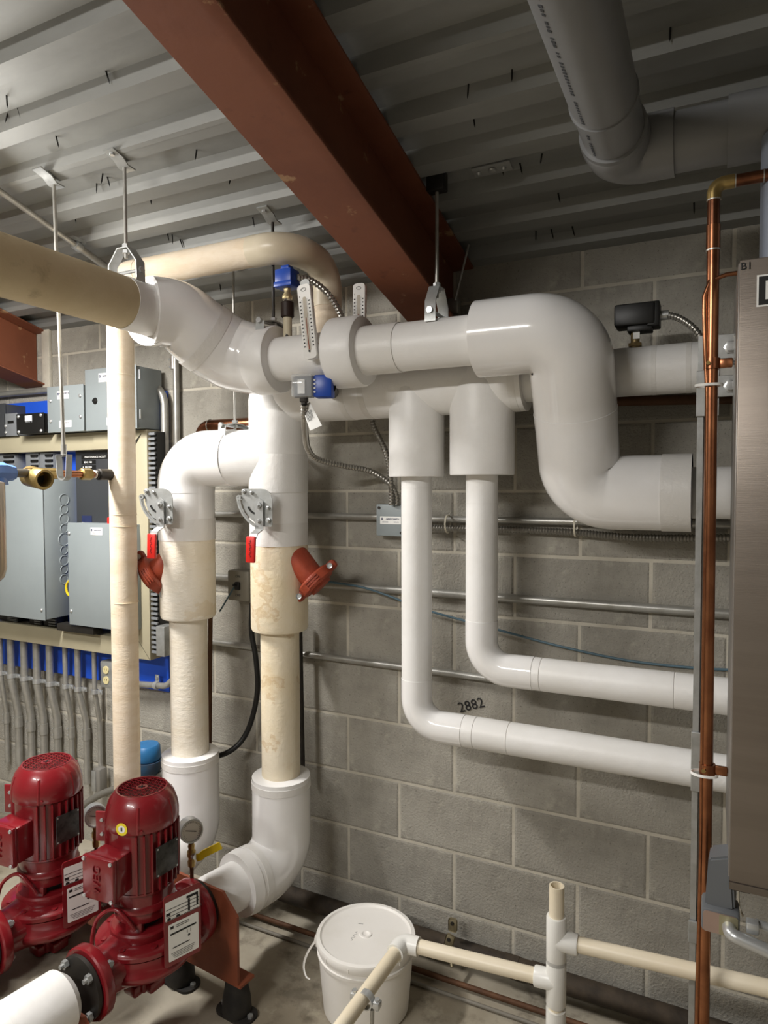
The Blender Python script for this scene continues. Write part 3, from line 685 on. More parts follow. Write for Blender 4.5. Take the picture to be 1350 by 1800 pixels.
# ------------------------------------------------------------------ conduits and boxes on the block wall
def conduit(label, pts, r=.0115, straps=(), couplings=(), rad=.06, m=None, grp=None, off=.0):
    pts = [V(p) for p in pts]; t = thing('conduit', label, 'conduit', pts[-1] if pts[-1].z < pts[0].z else pts[0], group=grp)
    path = fillet(pts, rad, 6) if len(pts) > 2 else pts
    bm = B(); tube(bm, path, r, 14); part(t, 'tube', bm, m or M_emt)
    for (p, d) in straps:
        p = V(p); d = V(d).normalized(); bm = B(); pipe_ring(bm, p-d*.009, d, r, r+.0035, .018, 16)
        s = d.cross(YA).normalized(); s = s if s.x > 0 or s.z > .5 else -s
        box(bm, p+s*(r+.014)+YA*(r-.006), (.032, .004, .018) if abs(d.z) > .5 else (.018, .004, .032)); cyl(bm, p+s*(r+.018)+YA*(r-.007), -YA, .007, .006, 8); part(t, 'strap', bm, M_steel)
    for (p, d) in couplings:
        p = V(p); d = V(d).normalized(); bm = B(); tube(bm, [p-d*.025, p+d*.025], r+.0028, 16)
        part(t, 'coupling', bm, M_emt)
        bm = B(); s = V((-1, -.3, 0)).normalized() if abs(d.z) > .5 else ZA
        for k in (-.015, .015): cyl(bm, p+d*k+s*(r+.001), s, .004, .008, 8)
        part(t, 'set_screw', bm, M_steel)
    return t
yc = W-.022
def hz(u, v): return P(u, v, yc)
z1 = hz(800, 913).z; z2 = hz(950, 1056).z; z3 = hz(680, 1170).z
conduit('steel conduit running into the left of the small junction box', [(-2.2, yc, z1+.003), (P(668,912,yc).x, yc, z1+.003)])
conduit('steel conduit leaving the junction box to the right, above the ribbed flex', [(P(700,913,yc).x, yc, z1), (.6, yc, z1)])
conduit('steel conduit behind the orange-red check valve, middle of the wall runs', [(-2.2, yc, z2+.004), (.6, yc, z2)], .0135)
conduit('lowest steel conduit on the wall, ending behind the upper branch run', [(-2.2, yc, z3+.01), (P(870,1197,yc).x, yc, z3)])
bm = B(); spring_conduit(bm, [P(705, 926, W-.04), P(800, 929, W-.03), P(900, 931, W-.03), P(1010, 936, W-.03), P(1100, 944, W-.03), P(1180, 946, W-.03), P(1300, 945, W-.03)], .0105, .009); single('flexible_conduit', bm, M_flex, 'long ribbed flex sagging along the wall under the upper conduit', 'conduit', 'flexible conduits')
for u, v0, v1 in ((787, 911, 931), (1012, 915, 937)):
    a = P(u, (v0+v1)/2, W-.036); bm = B(); bar(bm, [a+(YA*math.cos(k*.52)*.026+ZA*math.sin(k*.52)*.030) for k in range(13)], .005, .002, XA); single('cable_tie', bm, M_glue, f"beige cable tie around the wall conduit {'beside the left branch pipe' if u < 900 else 'below the fat elbow'}", 'cable tie')
bm = B(); tube(bm, spline([P(386, 1075, 2.02), P(420, 1020, 2.06), P(440, 1005, 2.08)], .02), .003, 8); single('cable', bm, M_cable, 'thin dark cable slanting down between the two risers', 'cable')
bm = B(); tube(bm, spline([P(560, 1020, W-.05), P(600, 1026, W-.05), P(640, 1033, W-.05), P(690, 1050, W-.05), P(735, 1068, W-.03), P(790, 1084, W-.02), P(850, 1100, W-.02), P(930, 1122, W-.015), P(1010, 1142, W-.015), P(1110, 1162, W-.01), P(1220, 1174, W-.01), P(1300, 1178, W-.01)], .03), .0038, 8); single('cable', bm, M_cable, 'blue-grey cable trailing across the wall behind the branch pipes', 'cable')
# junction box
c = P(692, 914, W-.025); t = thing('junction_box', 'small grey junction box with a white name label on the wall', 'junction box', c)
bm = B(); box(bm, c, (.11, .05, .108), None, .004); bd = part(t, 'body', bm, M_grey)
for dx, dz in ((-.043, .042), (.040, -.042)):
    bm = B(); cyl(bm, c+V((dx, -.0245, dz)), -YA, .005, .003, 12); part(bd, 'screw', bm, M_dark)
def name_label(par, c, w, h, ax=XA, ay=ZA, txt='AINSWORTH', size=None):
    ax = V(ax); ay = V(ay); n = ax.cross(ay); c = V(c)
    bm = B(); prism(bm, rrect(w, h, .001, 1), c, ax, ay, .0006); lb = part(par, 'label', bm, M_paper, smooth=0)
    lb_par = par if par.parent and par.parent.parent else lb
    tx = text_bm(txt, size or w*.105, c+n*.0008+ay*h*.16+ax*w*.10, ax, ay, bold=.0002); part(lb, 'print', tx, M_navy, smooth=0)
    bm = B(); pipe_ring(bm, c+n*.0006+ay*h*.16-ax*w*.40, n, h*.06, h*.16, .0005, 16)
    for k in range(2):
        box(bm, c+n*.0009-ay*(h*.18+h*.1*k)-ax*w*.25, (w*.28, .0004, h*.025), Matrix((ax, -n, ay)).transposed()); box(bm, c+n*.0009-ay*(h*.18+h*.1*k)+ax*w*.28, (w*.24, .0004, h*.025), Matrix((ax, -n, ay)).transposed())
    part(lb, 'print', bm, M_navy, smooth=0); return lb
name_label(t, c+V((.0, -.0252, .0)), .078, .026)
# number written on the blocks
m_ = Matrix.Rotation(-R(20), 3, 'Y'); c = P(828, 1240, W-.0012)
tx = text_bm('2882', .047, c, m_ @ XA, m_ @ ZA, .0003); single('handwritten_number', tx, M_ink, 'black handwritten number 2882 on the block wall', 'writing', smooth=0)
# on-off switch between the risers
c = P(427, 1028, W-.03); t = thing('toggle_switch', 'grey on-off toggle switch box on the wall between the risers', 'switch', c)
bm = B(); box(bm, c, (.10, .06, .115), None, .006); part(t, 'box', bm, mat('dull_box', '#8b877c', .5, .3))
bm = B(); box(bm, c+V((.0, -.033, 0)), (.022, .012, .03), None, .003); tube(bm, [c+V((0,-.03,0)), c+V((-.008,-.05,.006))], .005, 8); part(t, 'toggle', bm, M_black)
part(t, 'print', text_bm('ON', .014, c+V((0,-.0305,.036)), XA, ZA), M_ink, smooth=0); part(t, 'print', text_bm('OFF', .014, c+V((0,-.0305,-.036)), XA, ZA), M_ink, smooth=0)
# black hose behind the risers
bm = B(); tube(bm, spline([P(443, 1060, 2.05), P(442, 1110, 2.05), P(450, 1160, 2.05), P(452, 1220, 2.05), P(435, 1285, 2.04), P(405, 1320, 2.0), P(360, 1332, 1.97), P(300, 1330, 1.99)], .02), .010, 12); single('hose', bm, M_black, 'black hose curving down behind the right riser to the left', 'hose')
bm = B(); tube(bm, [P(370, 1075, 1.98), P(368, 1330, 1.98)], .0085, 12); single('steel_pipe', bm, M_rpipe, 'thin dark brown pipe standing behind the left riser', 'pipe')
bm = B(); tube(bm, [P(527, 1090, 2.06), P(532, 1350, 2.06)], .009, 12); single('conduit', bm, M_dark, 'dark conduit dropping down the wall behind the right riser', 'conduit')
# tarnished copper pipe over the branch
yq = 1.99; bm = B(); zq = P(400, 747, yq).z
tube(bm, fillet([P(352, 800, yq), V((P(354,747,yq).x, yq, zq)), V((P(445,747,yq).x, yq, zq))], .045, 8), .0225, 20); t = thing('copper_pipe', 'tarnished copper pipe end showing above the left riser branch', 'pipe', P(352, 780, yq)); part(t, 'tube', bm, M_cu)
bm = B(); x_ = P(369, 747, yq).x; pipe_ring(bm, (x_, yq, zq), XA, .02, .0245, .004); part(t, 'solder_ring', bm, M_solder)

bm = B(); tube(bm, [P(1060, 706, W-.0165), P(1330, 700, W-.0165)], .014, 12); single('steel_pipe', bm, M_rpipe, 'brown pipe lying behind the white pipe right of the fat elbow', 'pipe')
bm = text_bm('T', .06, P(243, 1276, W-.0012), XA, ZA, .0003); single('chalk_mark', bm, M_mortar, 'pale T mark on the block wall behind the tan pipe', 'writing', smooth=0)

a_, b_ = P(824, 430, 2.02), P(800, 528, 2.02); bm = B(); tube(bm, [a_, b_], .004, 8); single('steel_rod', bm, M_emt, 'thin leaning steel rod at the wall end of the overhead beam', 'rod')
c = P(797, 540, 2.04); bm = B(); box(bm, c, (.04, .03, .05), None, .004); single('wall_bracket', bm, M_emt, 'small steel bracket behind the hanger under the beam', 'bracket')
q = PD(865, 298, -.002); bm = B(); box(bm, q+ZA*.002, (.10, .035, .005), Matrix.Rotation(math.atan(-SL), 3, 'X'), .001); t = thing('deck_plate', 'small plate with washers screwed to the deck right of the beam', 'plate', q); part(t, 'plate', bm, M_deck)
for dx in (-.035, .0, .03):
    bm = B(); lathe(bm, [(0,0),(.011 if dx == 0 else .006,0),(.009 if dx == 0 else .005,.004),(.003,.006),(0,.006)], q+V((dx, 0, -.001)), -ZA, 14); part(t, 'washer', bm, M_galv)

# ------------------------------------------------------------------ electrical board on the left
yb = W-.02                                  # face of the painted plywood
bl = P(297, 1217, yb); tl = P(60, 706, yb)
bm = B(); box(bm, ((bl.x-3.9)/2, W-.0105, (bl.z+tl.z)/2), (bl.x+3.9, .019, tl.z-bl.z), None, .001); single('backing_board', bm, M_board, 'bright blue painted plywood board behind the electrical boxes', 'board', smooth=0)
# beige wireway loop: top, right and bottom runs
yw = W-.105
t = thing('wireway', 'beige metal wireway framing the electrical boxes', 'wireway', P(262, 1160, yw))
zt0, zt1 = P(100, 763, yw).z, P(100, 793, yw).z; xr0, xr1 = P(240, 950, yw).x, P(261, 950, yw).x; zb0, zb1 = P(197, 1119, yw).z, P(197, 1151, yw).z
def duct(nm, a, b):
    bm = B(); box(bm, [(p+q)/2 for p, q in zip(a, b)], [abs(q-p) for p, q in zip(a, b)], None, .002); return part(t, nm, bm, M_wire)
duct('top_run', (-3.9, yw, zt1), (xr1, yb, zt0)); duct('right_run', (xr0, yw-.001, zb1+.0), (xr1+.0005, yb, zt0-.003)); duct('bottom_run', (-3.9, yw, zb1), (xr1-.001, yb, zb0))
for z_ in (zb0+.008, ):
    bm = B(); bar(bm, [V((xr0, yw-.0015, zb0)), V((xr1, yw-.0015, zb1))], .0008, .0008, YA); part(t, 'mitre_seam', bm, M_dark)
bm = B(); prism(bm, [(0,0),(.04,.055),(.0,.02)], V((xr0-.002, yw-.0025, P(245,782,yw).z-.01)), XA, ZA, .001); part(t, 'open_mitre', bm, M_dark, smooth=0)
# slotted wiring duct beside the right run
t = thing('slotted_duct', 'dark slotted wiring duct along the right of the beige wireway', 'wiring duct', P(268, 1150, yb))
xd0, xd1 = xr1+.003, P(274, 950, yw+.005).x
z0_, z1_ = P(268, 1150, yw+.005).z, P(268, 758, yw+.005).z
bm = B(); box(bm, ((xd0+xd1)/2, (yw+.01+yb)/2+.004, (z0_+z1_)/2), (xd1-xd0, yb-yw-.01-.008, z1_-z0_)); part(t, 'channel', bm, M_black, smooth=0)
nsl = 46
for k in range(nsl):
    z_ = z0_+(z1_-z0_)*(k+.5)/nsl; bm = B(); box(bm, ((xd0+xd1)/2, yw+.008, z_), (xd1-xd0+.002, .006, (z1_-z0_)/nsl*.5)); part(t, 'slat', bm, M_slot, smooth=0)
# enclosures
def enclosure(label, x0, x1, z0, z1, yf, m=None, name='electrical_box', screws=(), lid=True):
    t = thing(name, label, 'electrical box', ((x0+x1)/2, (yf+yb)/2, z0))
    bm = B(); box(bm, ((x0+x1)/2, (yf+yb)/2+.003, (z0+z1)/2), (x1-x0, yb-yf-.006, z1-z0), None, .002); part(t, 'body', bm, m or M_grey)
    if lid:
        bm = B(); box(bm, ((x0+x1)/2, yf+.002, (z0+z1)/2), (x1-x0+.006, .004, z1-z0+.006), None, .0015); l_ = part(t, 'cover', bm, m or M_grey)
    for (fx, fz) in screws:
        bm = B(); lathe(bm, [(0,0),(.007,0),(.0075,.003),(.004,.006),(0,.006)], (x0+(x1-x0)*fx, yf, z0+(z1-z0)*fz), -YA, 12); part(t, 'screw', bm, M_steel)
    return t
def ub(u0, v0, u1, v1, y):   # box corners from two picture corners on plane y
    a, b = P(u0, v1, y), P(u1, v0, y); return a.x, b.x, a.z, b.z
yf = 1.945
x0, x1, zz0, zz1 = ub(85, 676, 145, 757, yf); zz0 = zt0+.003
t = enclosure('grey box with four screws on the wireway, left of the taller box', x0, x1, zz0, zz1, yf, screws=((.08,.24),(.93,.3),(.08,.7),(.93,.76)))
name_label(t, V((x0+(x1-x0)*.45, yf-.001, zz1-.035)), .07, .033, size=.010)
bm = B(); box(bm, (x0+(x1-x0)*.5, yf-.0005, zz0+.03), (.072, .001, .028)); lb_ = part(t, 'label', bm, M_paper, smooth=0); part(lb_, 'print', marks((x0+(x1-x0)*.5, yf-.0012, zz0+.034), XA, ZA, .055, .006, 12), M_ink, smooth=0)
yf = 1.955; x0, x1, zz0, zz1 = ub(152, 642, 238, 757, yf); zz0 = zt0+.003
t = enclosure('tall grey box with a round lock, half hidden by the tan pipe', x0, x1, zz0, zz1, yf)
bm = B(); lathe(bm, [(0,.008),(.008,.008),(.012,.003),(.014,0)], (x0+(x1-x0)*.19, yf, zz0+(zz1-zz0)*.48), -YA, 20); part(t, 'lock', bm, M_black)
name_label(t, V((x0+(x1-x0)*.42, yf-.001, zz1-.035)), .08, .036)
bm = B(); box(bm, (x0+(x1-x0)*.55, yf-.0005, zz0+.03), (.07, .001, .03)); part(t, 'label', bm, M_paper, smooth=0)
for fz in (.86, .22):
    bm = B(); tube(bm, [(x1+.002, yf+.018, zz0+(zz1-zz0)*(fz-.07)), (x1+.002, yf+.018, zz0+(zz1-zz0)*(fz+.08))], .004, 10); part(t, 'hinge', bm, M_steel)
yf = 1.95; x0, x1, zz0, zz1 = ub(30, 726, 76, 763, yf); zz0 = zt0+.003
t = enclosure('small black box with a white label sitting on the wireway', x0, x1, zz0, zz1, yf, M_black, screws=((.08,.1),(.92,.1),(.08,.9),(.92,.9)))
bm = B(); box(bm, (x0+(x1-x0)*.45, yf-.0005, zz0+(zz1-zz0)*.78), (.044, .001, .024)); part(t, 'label', bm, M_paper, smooth=0); part(t, 'print', marks((x0+(x1-x0)*.45, yf-.0008, zz0+(zz1-zz0)*.60), XA, ZA, .05, .008, 7), M_slot, smooth=0)
yf = 1.99; x0, x1, zz0, zz1 = ub(9, 727, 29, 765, yf); zz0 = zt0+.003
t = enclosure('dull grey switch box left of the small black box', x0, x1, zz0, zz1, yf, M_slot, screws=((.1,.15),(.1,.45)))
bm = B(); box(bm, ((x0+x1)/2, yf-.0005, zz0+(zz1-zz0)*.62), (.04, .001, .012)); part(t, 'name_strip', bm, M_black, smooth=0)
x0, x1, zz0, zz1 = ub(-60, 710, 8, 765, yf); zz0 = zt0+.003
enclosure('dark box at the far left end of the wireway', x0, x1, zz0, zz1, yf, M_dkgrey)
# tall cabinet with knockouts
yf = 1.905; x0, x1, zz0, zz1 = ub(6, 840, 73, 1081, yf)
x0 = P(-40, 900, yf).x; zz1 = P(40, 838, yf).z
t = enclosure('tall grey cabinet with a row of round knockouts on its side', x0, x1, zz0, zz1, yf, screws=((.96,.07),))
for k, vv in enumerate((878, 895, 912, 929, 948, 967, 985, 1001, 1018)):
    q = PX(113, vv, x1+.001); r = 1.35*(.019, .015, .018, .015, .022, .014, .017, .014, .016)[k]
    bm = B(); lathe(bm, [(r*.82,0),(r*.85,.002),(r*.96,.002),(r,0)], (x1, min(q.y, 2.015), q.z), XA, 20); part(t, 'knockout', bm, M_grey)
# black panel and lower grey box
yf = 2.045; x0, x1, zz0, zz1 = ub(136, 797, 232, 926, yf); zz1 = zt1-.003
t = enclosure('charcoal control panel with white printed lines, inside the wireway frame', x0, x1, zz0, zz1, yf, M_dkgrey, name='control_panel')
for k, w_ in enumerate((.17, .085, .085, .085)):
    z_ = zz1-.025-.021*k; bm = B(); box(bm, (x0+.035+w_/2, yf-.0008, z_), (w_, .0012, .017)); ls_ = part(t, 'name_strip', bm, M_black, smooth=0)
    if k == 0: tx = text_bm('MAINTENANCE FACILITY', .0115, (x0+.035+w_/2, yf-.0016, z_), XA, ZA)
    else: tx = marks((x0+.035+w_*.42, yf-.0016, z_), XA, ZA, w_*.66, .009, 8, k)
    part(ls_, 'print', tx, M_paper, smooth=0)
bm = B(); box(bm, (x0+.06, yf-.0008, zz0+.035), (.06, .001, .028)); part(t, 'warning_label', bm, M_navy, smooth=0)
bm = B(); box(bm, (x0+.06, yf-.001, zz0+.015), (.06, .001, .012)); part(t, 'white_label', bm, M_paper, smooth=0)
bm = B(); box(bm, P(195, 925, yf-.03), (.014, .03, .075), None, .004); part(t, 'red_handle', bm, M_lever)
yf = 1.955; x0, x1, zz0, zz1 = ub(123, 923, 228, 1100, yf); zz0 = P(160, 1101, yf).z
t = enclosure('grey box with a name label below the charcoal panel', x0, x1, zz0, zz1, yf, screws=((.02,.9),(.03,.13)))
name_label(t, V((P(170,934,yf).x, yf-.001, P(170,934,yf).z)), .068, .03)
# wiring ducts inside the frame
for i, (u0, u1) in enumerate(((-8, 25), (45, 67), (70, 93))):
    x0, x1 = P(u0, 810, 2.03).x, P(u1, 810, 2.03).x
    for (za, zb_, w_) in ((P(u0, 842, 2.03).z, zt1-.004, 'over'), (zb0+.004, P(u0, 1075, 2.03).z, 'under')):
        t = thing('slotted_duct', f"grey slotted wiring duct {w_} the tall cabinet, {['leftmost', 'middle', 'rightmost'][i]} of three", 'wiring duct', (x0, 2.03, za))
        bm = B(); box(bm, ((x0+x1)/2, 2.06, (za+zb_)/2), (x1-x0, .06, zb_-za), None, .002); part(t, 'channel', bm, M_slot if w_ == 'over' else M_black)
        n = 5
        for k in range(n):
            bm = B(); box(bm, ((x0+x1)/2+(x1-x0)*.25, 2.027, za+(zb_-za)*(k+.5)/n), ((x1-x0)*.5, .008, (zb_-za)/n*.45)); part(t, 'slat', bm, M_slot if w_ != 'over' else M_black, smooth=0)
bm = B(); box(bm, P(140, 1104, 1.99), (.22, .05, .03), None, .003); single('terminal_cover', bm, M_dark, 'dark plastic cover under the labelled grey box', 'cover')
bm = B(); tube(bm, spline([P(124, 1018, 1.98), P(117, 1028, 1.98), P(118, 1042, 1.98), P(124, 1048, 1.98)], .01), .005, 8); single('cable', bm, M_yellow, 'short yellow cable loop by the knockout cabinet', 'cable')
# fan of conduits dropping from the wireway
for k, (ua, ub_, r, vb, cv) in enumerate(((2, 12, .011, 1420, 1262), (20, 33, .0165, 1440, 1268), (43, 55, .0165, 1440, 1275), (65, 77, .0165, 1440, 1281), (88, 101, .0165, 1440, 1287), (115, 126, .0115, 1440, 1287), (137, 152, .0135, 1440, 1290), (166, 176, .0105, 1390, 0))):
    ya, yb2 = 2.052, 2.09-r*.4
    zs = P(ua, 1172+k*4.5, ya).z; zk0 = P(ua, 1195+k*3, ya).z; zk1 = P(ub_, 1250+k*3, yb2).z
    xa, xb = P(ua, 1180, ya).x, P(ub_, 1290, yb2).x
    if k == 7: xb = P(176, 1290, yb2).x
    ps = [(xa, ya, zb1+.01), (xa, ya, zk0), (xb, yb2, zk1), (xb, yb2, .28 if k < 7 else P(176, 1350, yb2).z)]
    nm = ('leftmost', 'second', 'third', 'fourth', 'fifth', 'sixth', 'seventh')
    conduit(f"{nm[k]} steel conduit of the row dropping below the blue board" if k < 7 else 'short steel conduit ending in a small grey fitting, right of the conduit row', ps, r, straps=[((xa, ya, zs-.03), ZA)], couplings=[((xb, yb2, P(ub_, cv, yb2).z), ZA)] if cv else [], rad=.12, grp='conduits below the board')
t = thing('conduit_tee', 'grey conduit fitting with a cover at the foot of the short conduit', 'fitting', P(176, 1390, 2.06))
c = P(176, 1370, 2.065); bm = B(); box(bm, c, (.045, .045, .11), None, .012); part(t, 'body', bm, mat('grey_casting', '#8d8a84', .5, .3)); 
bm = B(); box(bm, c+V((-.012,-.024,0)), (.026, .004, .09), None, .003); part(t, 'cover', bm, M_galv)
# duplex outlet and its conduit
c = P(195, 1184, 2.055); t = thing('outlet_box', 'grey duplex outlet box with ivory sockets beside the tan pipe', 'outlet', c)
bm = B(); box(bm, c, (.075, .05, .115), None, .008); part(t, 'box', bm, M_galv)
for s in (-1, 1):
    bm = B(); cyl(bm, c+V((0, -.0245, s*.022)), -YA, .0165, .004, 20); so = part(t, 'socket', bm, M_outlet)
    for dx in (-.006, .006):
        bm = B(); box(bm, c+V((dx, -.0288, s*.022+.003)), (.002, .001, .008)); part(so, 'slot', bm, M_ink, smooth=0)
p0, p1 = P(225, 1201, 2.06), P(292, 1206, 2.06)
conduit('grey conduit running right from the outlet box under the blue board', [p0, p1, p1+V((.06, .02, .06))], .0125, straps=[(p0.lerp(p1, .75), XA)], rad=.04)
bm = B(); box(bm, P(291, 1125, 2.02), (.045, .06, .12), None, .004); single('device_box', bm, M_galv, 'galvanised box between the slotted duct and the left riser', 'box')
# conduits on the wall right of the board
p = P(308, 560, W-.02); conduit('vertical steel conduit with a coupling on the wall above the left riser', [V((p.x, W-.02, 2.28)), V((p.x, W-.02, 1.2))], .0125, couplings=[(P(306, 638, W-.02), ZA)])
a = P(268, 683, W-.03); b_ = P(290, 720, W-.02); conduit('bent steel conduit leaving the right side of the tall grey box', [V((P(255,675,W-.03).x, W-.03, P(255,675,W-.03).z)), V((P(289,683,W-.03).x, W-.03, a.z+.008)), V((P(291,900,W-.03).x, W-.03, 1.2))], .0155, rad=.09)
p = P(40, 690, W-.03); conduit('horizontal steel conduit entering the box below the far red beam', [V((-3.9, W-.03, p.z)), V((P(92,684,W-.03).x, W-.03, p.z))], .0135)
p = P(282, 760, W-.015); bm = B(); tube(bm, [V((p.x, W-.015, 2.0)), V((p.x, W-.015, .9))], .012, 12); single('steel_pipe', bm, M_rpipe, 'dark brown pipe standing at the right edge of the blue board', 'pipe')

# ------------------------------------------------------------------ small make-up water line at the left
xq = xt-.012; zq = P(150, 833, 1.5).z; yt0 = yT
def seg(par, nm, y0, y1, r, m, n=18, sub=None):
    bm = B(); cyl(bm, (xq, y0, zq), V((0, y1-y0, 0)), r, abs(y1-y0), n, min(.003, r*.2)); return part(par, nm, bm, m)
t = thing('water_line', 'small brass and copper feed line running out of the tan pipe', 'pipe', (xq, 1.4, zq))
yl = lambda u: PX(u, 833, xq).y
seg(t, 'black_nipple', yl(205)+.01, yl(168), .014, M_dark); seg(t, 'black_coupling', yl(198), yl(172), .019, M_dark)
seg(t, 'copper_tube', yl(172), yl(95), .0115, M_cub); seg(t, 'union', yl(160), yl(142), .019, M_brass, 8); seg(t, 'solder_ring', yl(168), yl(164), .0135, M_solder)
seg(t, 'brass_adapter', yl(103), yl(90), .0165, M_brass, 8); seg(t, 'steel_nipple', yl(58), yl(20), .013, mat('dull_nipple', '#6d6a64', .4, .7))
c = V((xq, yl(72), zq)); 
bm = B(); tube(bm, [(xq, yl(95), zq), (xq, yl(52), zq)], .017, 18); hexnut(bm, (xq, yl(60), zq), V((0,-1,0)), .019, .02); part(t, 'tee_body', bm, M_brass)
d = V((1, -.12, -.14)).normalized(); o = c-d*.035-ZA*.012-YA*.02
bm = B(); lathe(bm, [(0,0),(.026,0),(.031,.006),(.031,.082),(.029,.086),(.0225,.085),(.021,.045),(0,.045)], o, d, 28); sb = part(t, 'strainer_barrel', bm, M_brass, 'open-ended brass strainer barrel')
bm = B(); cyl(bm, o+d*.046, d, .0205, .002, 20); part(sb, 'dark_bore', bm, M_black)
c = V((xq, yl(-6), zq)); t = thing('ball_valve', 'blue plastic valve body at the left edge of the picture', 'valve', c)
bm = B(); lathe(bm, [(0,-.05),(.026,-.05),(.03,-.04),(.03,.02),(.024,.036),(.022,.05),(0,.05)], c, YA, 8); lathe(bm, [(0,0),(.03,0),(.026,.02),(0,.02)], c-ZA*.034, ZA, 12); part(t, 'body', bm, mat('pale_blue_plastic', '#5b80c4', .35))
c = V((xq-.03, yl(-14)-.0, 0)); c = P(-16, 1030, 1.15); zt_, zb_ = P(0, 848, 1.15).z, P(0, 1032, 1.15).z
bm = B(); lathe(bm, [(0,0),(.02,.004),(.038,.022),(.044,.045),(.044,zt_-zb_),(.03,zt_-zb_+.004),(0,zt_-zb_+.004)], (P(-22,940,1.15).x, 1.15, zb_), ZA, 32); t = thing('filter_housing', 'brushed steel cylinder hanging below the blue valve at the left edge', 'filter', (P(-22,940,1.15).x, 1.15, zb_)); part(t, 'bowl', bm, mat('brushed_bowl', '#a59a8c', .3, .9))
bm = B(); tube(bm, [(P(-22,940,1.15).x+.02, 1.15, zb_+.01), (P(-22,940,1.15).x+.02, 1.15, zb_-.05)], .012, 12); part(t, 'drain', bm, M_brass)
# blue valve on the floor behind
c = P(258, 1330, 1.97); t = thing('backflow_cap', 'blue round-capped fitting on the wall behind the tan pipe', 'fitting', c)
bm = B(); lathe(bm, [(0,.05),(.045,.05),(.052,.042),(.055,.0),(.05,-.01),(0,-.01)], c, ZA, 28); part(t, 'cap', bm, M_bluev)
bm = B(); lathe(bm, [(0,0),(.06,0),(.062,-.03),(.045,-.055),(0,-.055)], c-ZA*.012, ZA, 24); part(t, 'body', bm, mat('dark_blue_body', '#274d6c', .5, 0, '#4a3c30', 12, .7))
bm = B(); tube(bm, spline([P(140, 1420, 1.9), P(180, 1395, 1.93), P(240, 1375, 1.96), P(300, 1355, 2.0)], .03), .014, 12); single('pipe', bm, mat('dull_grey_pipe', '#77746c', .6, .3), 'grey pipe slanting up behind the rear pump', 'pipe')

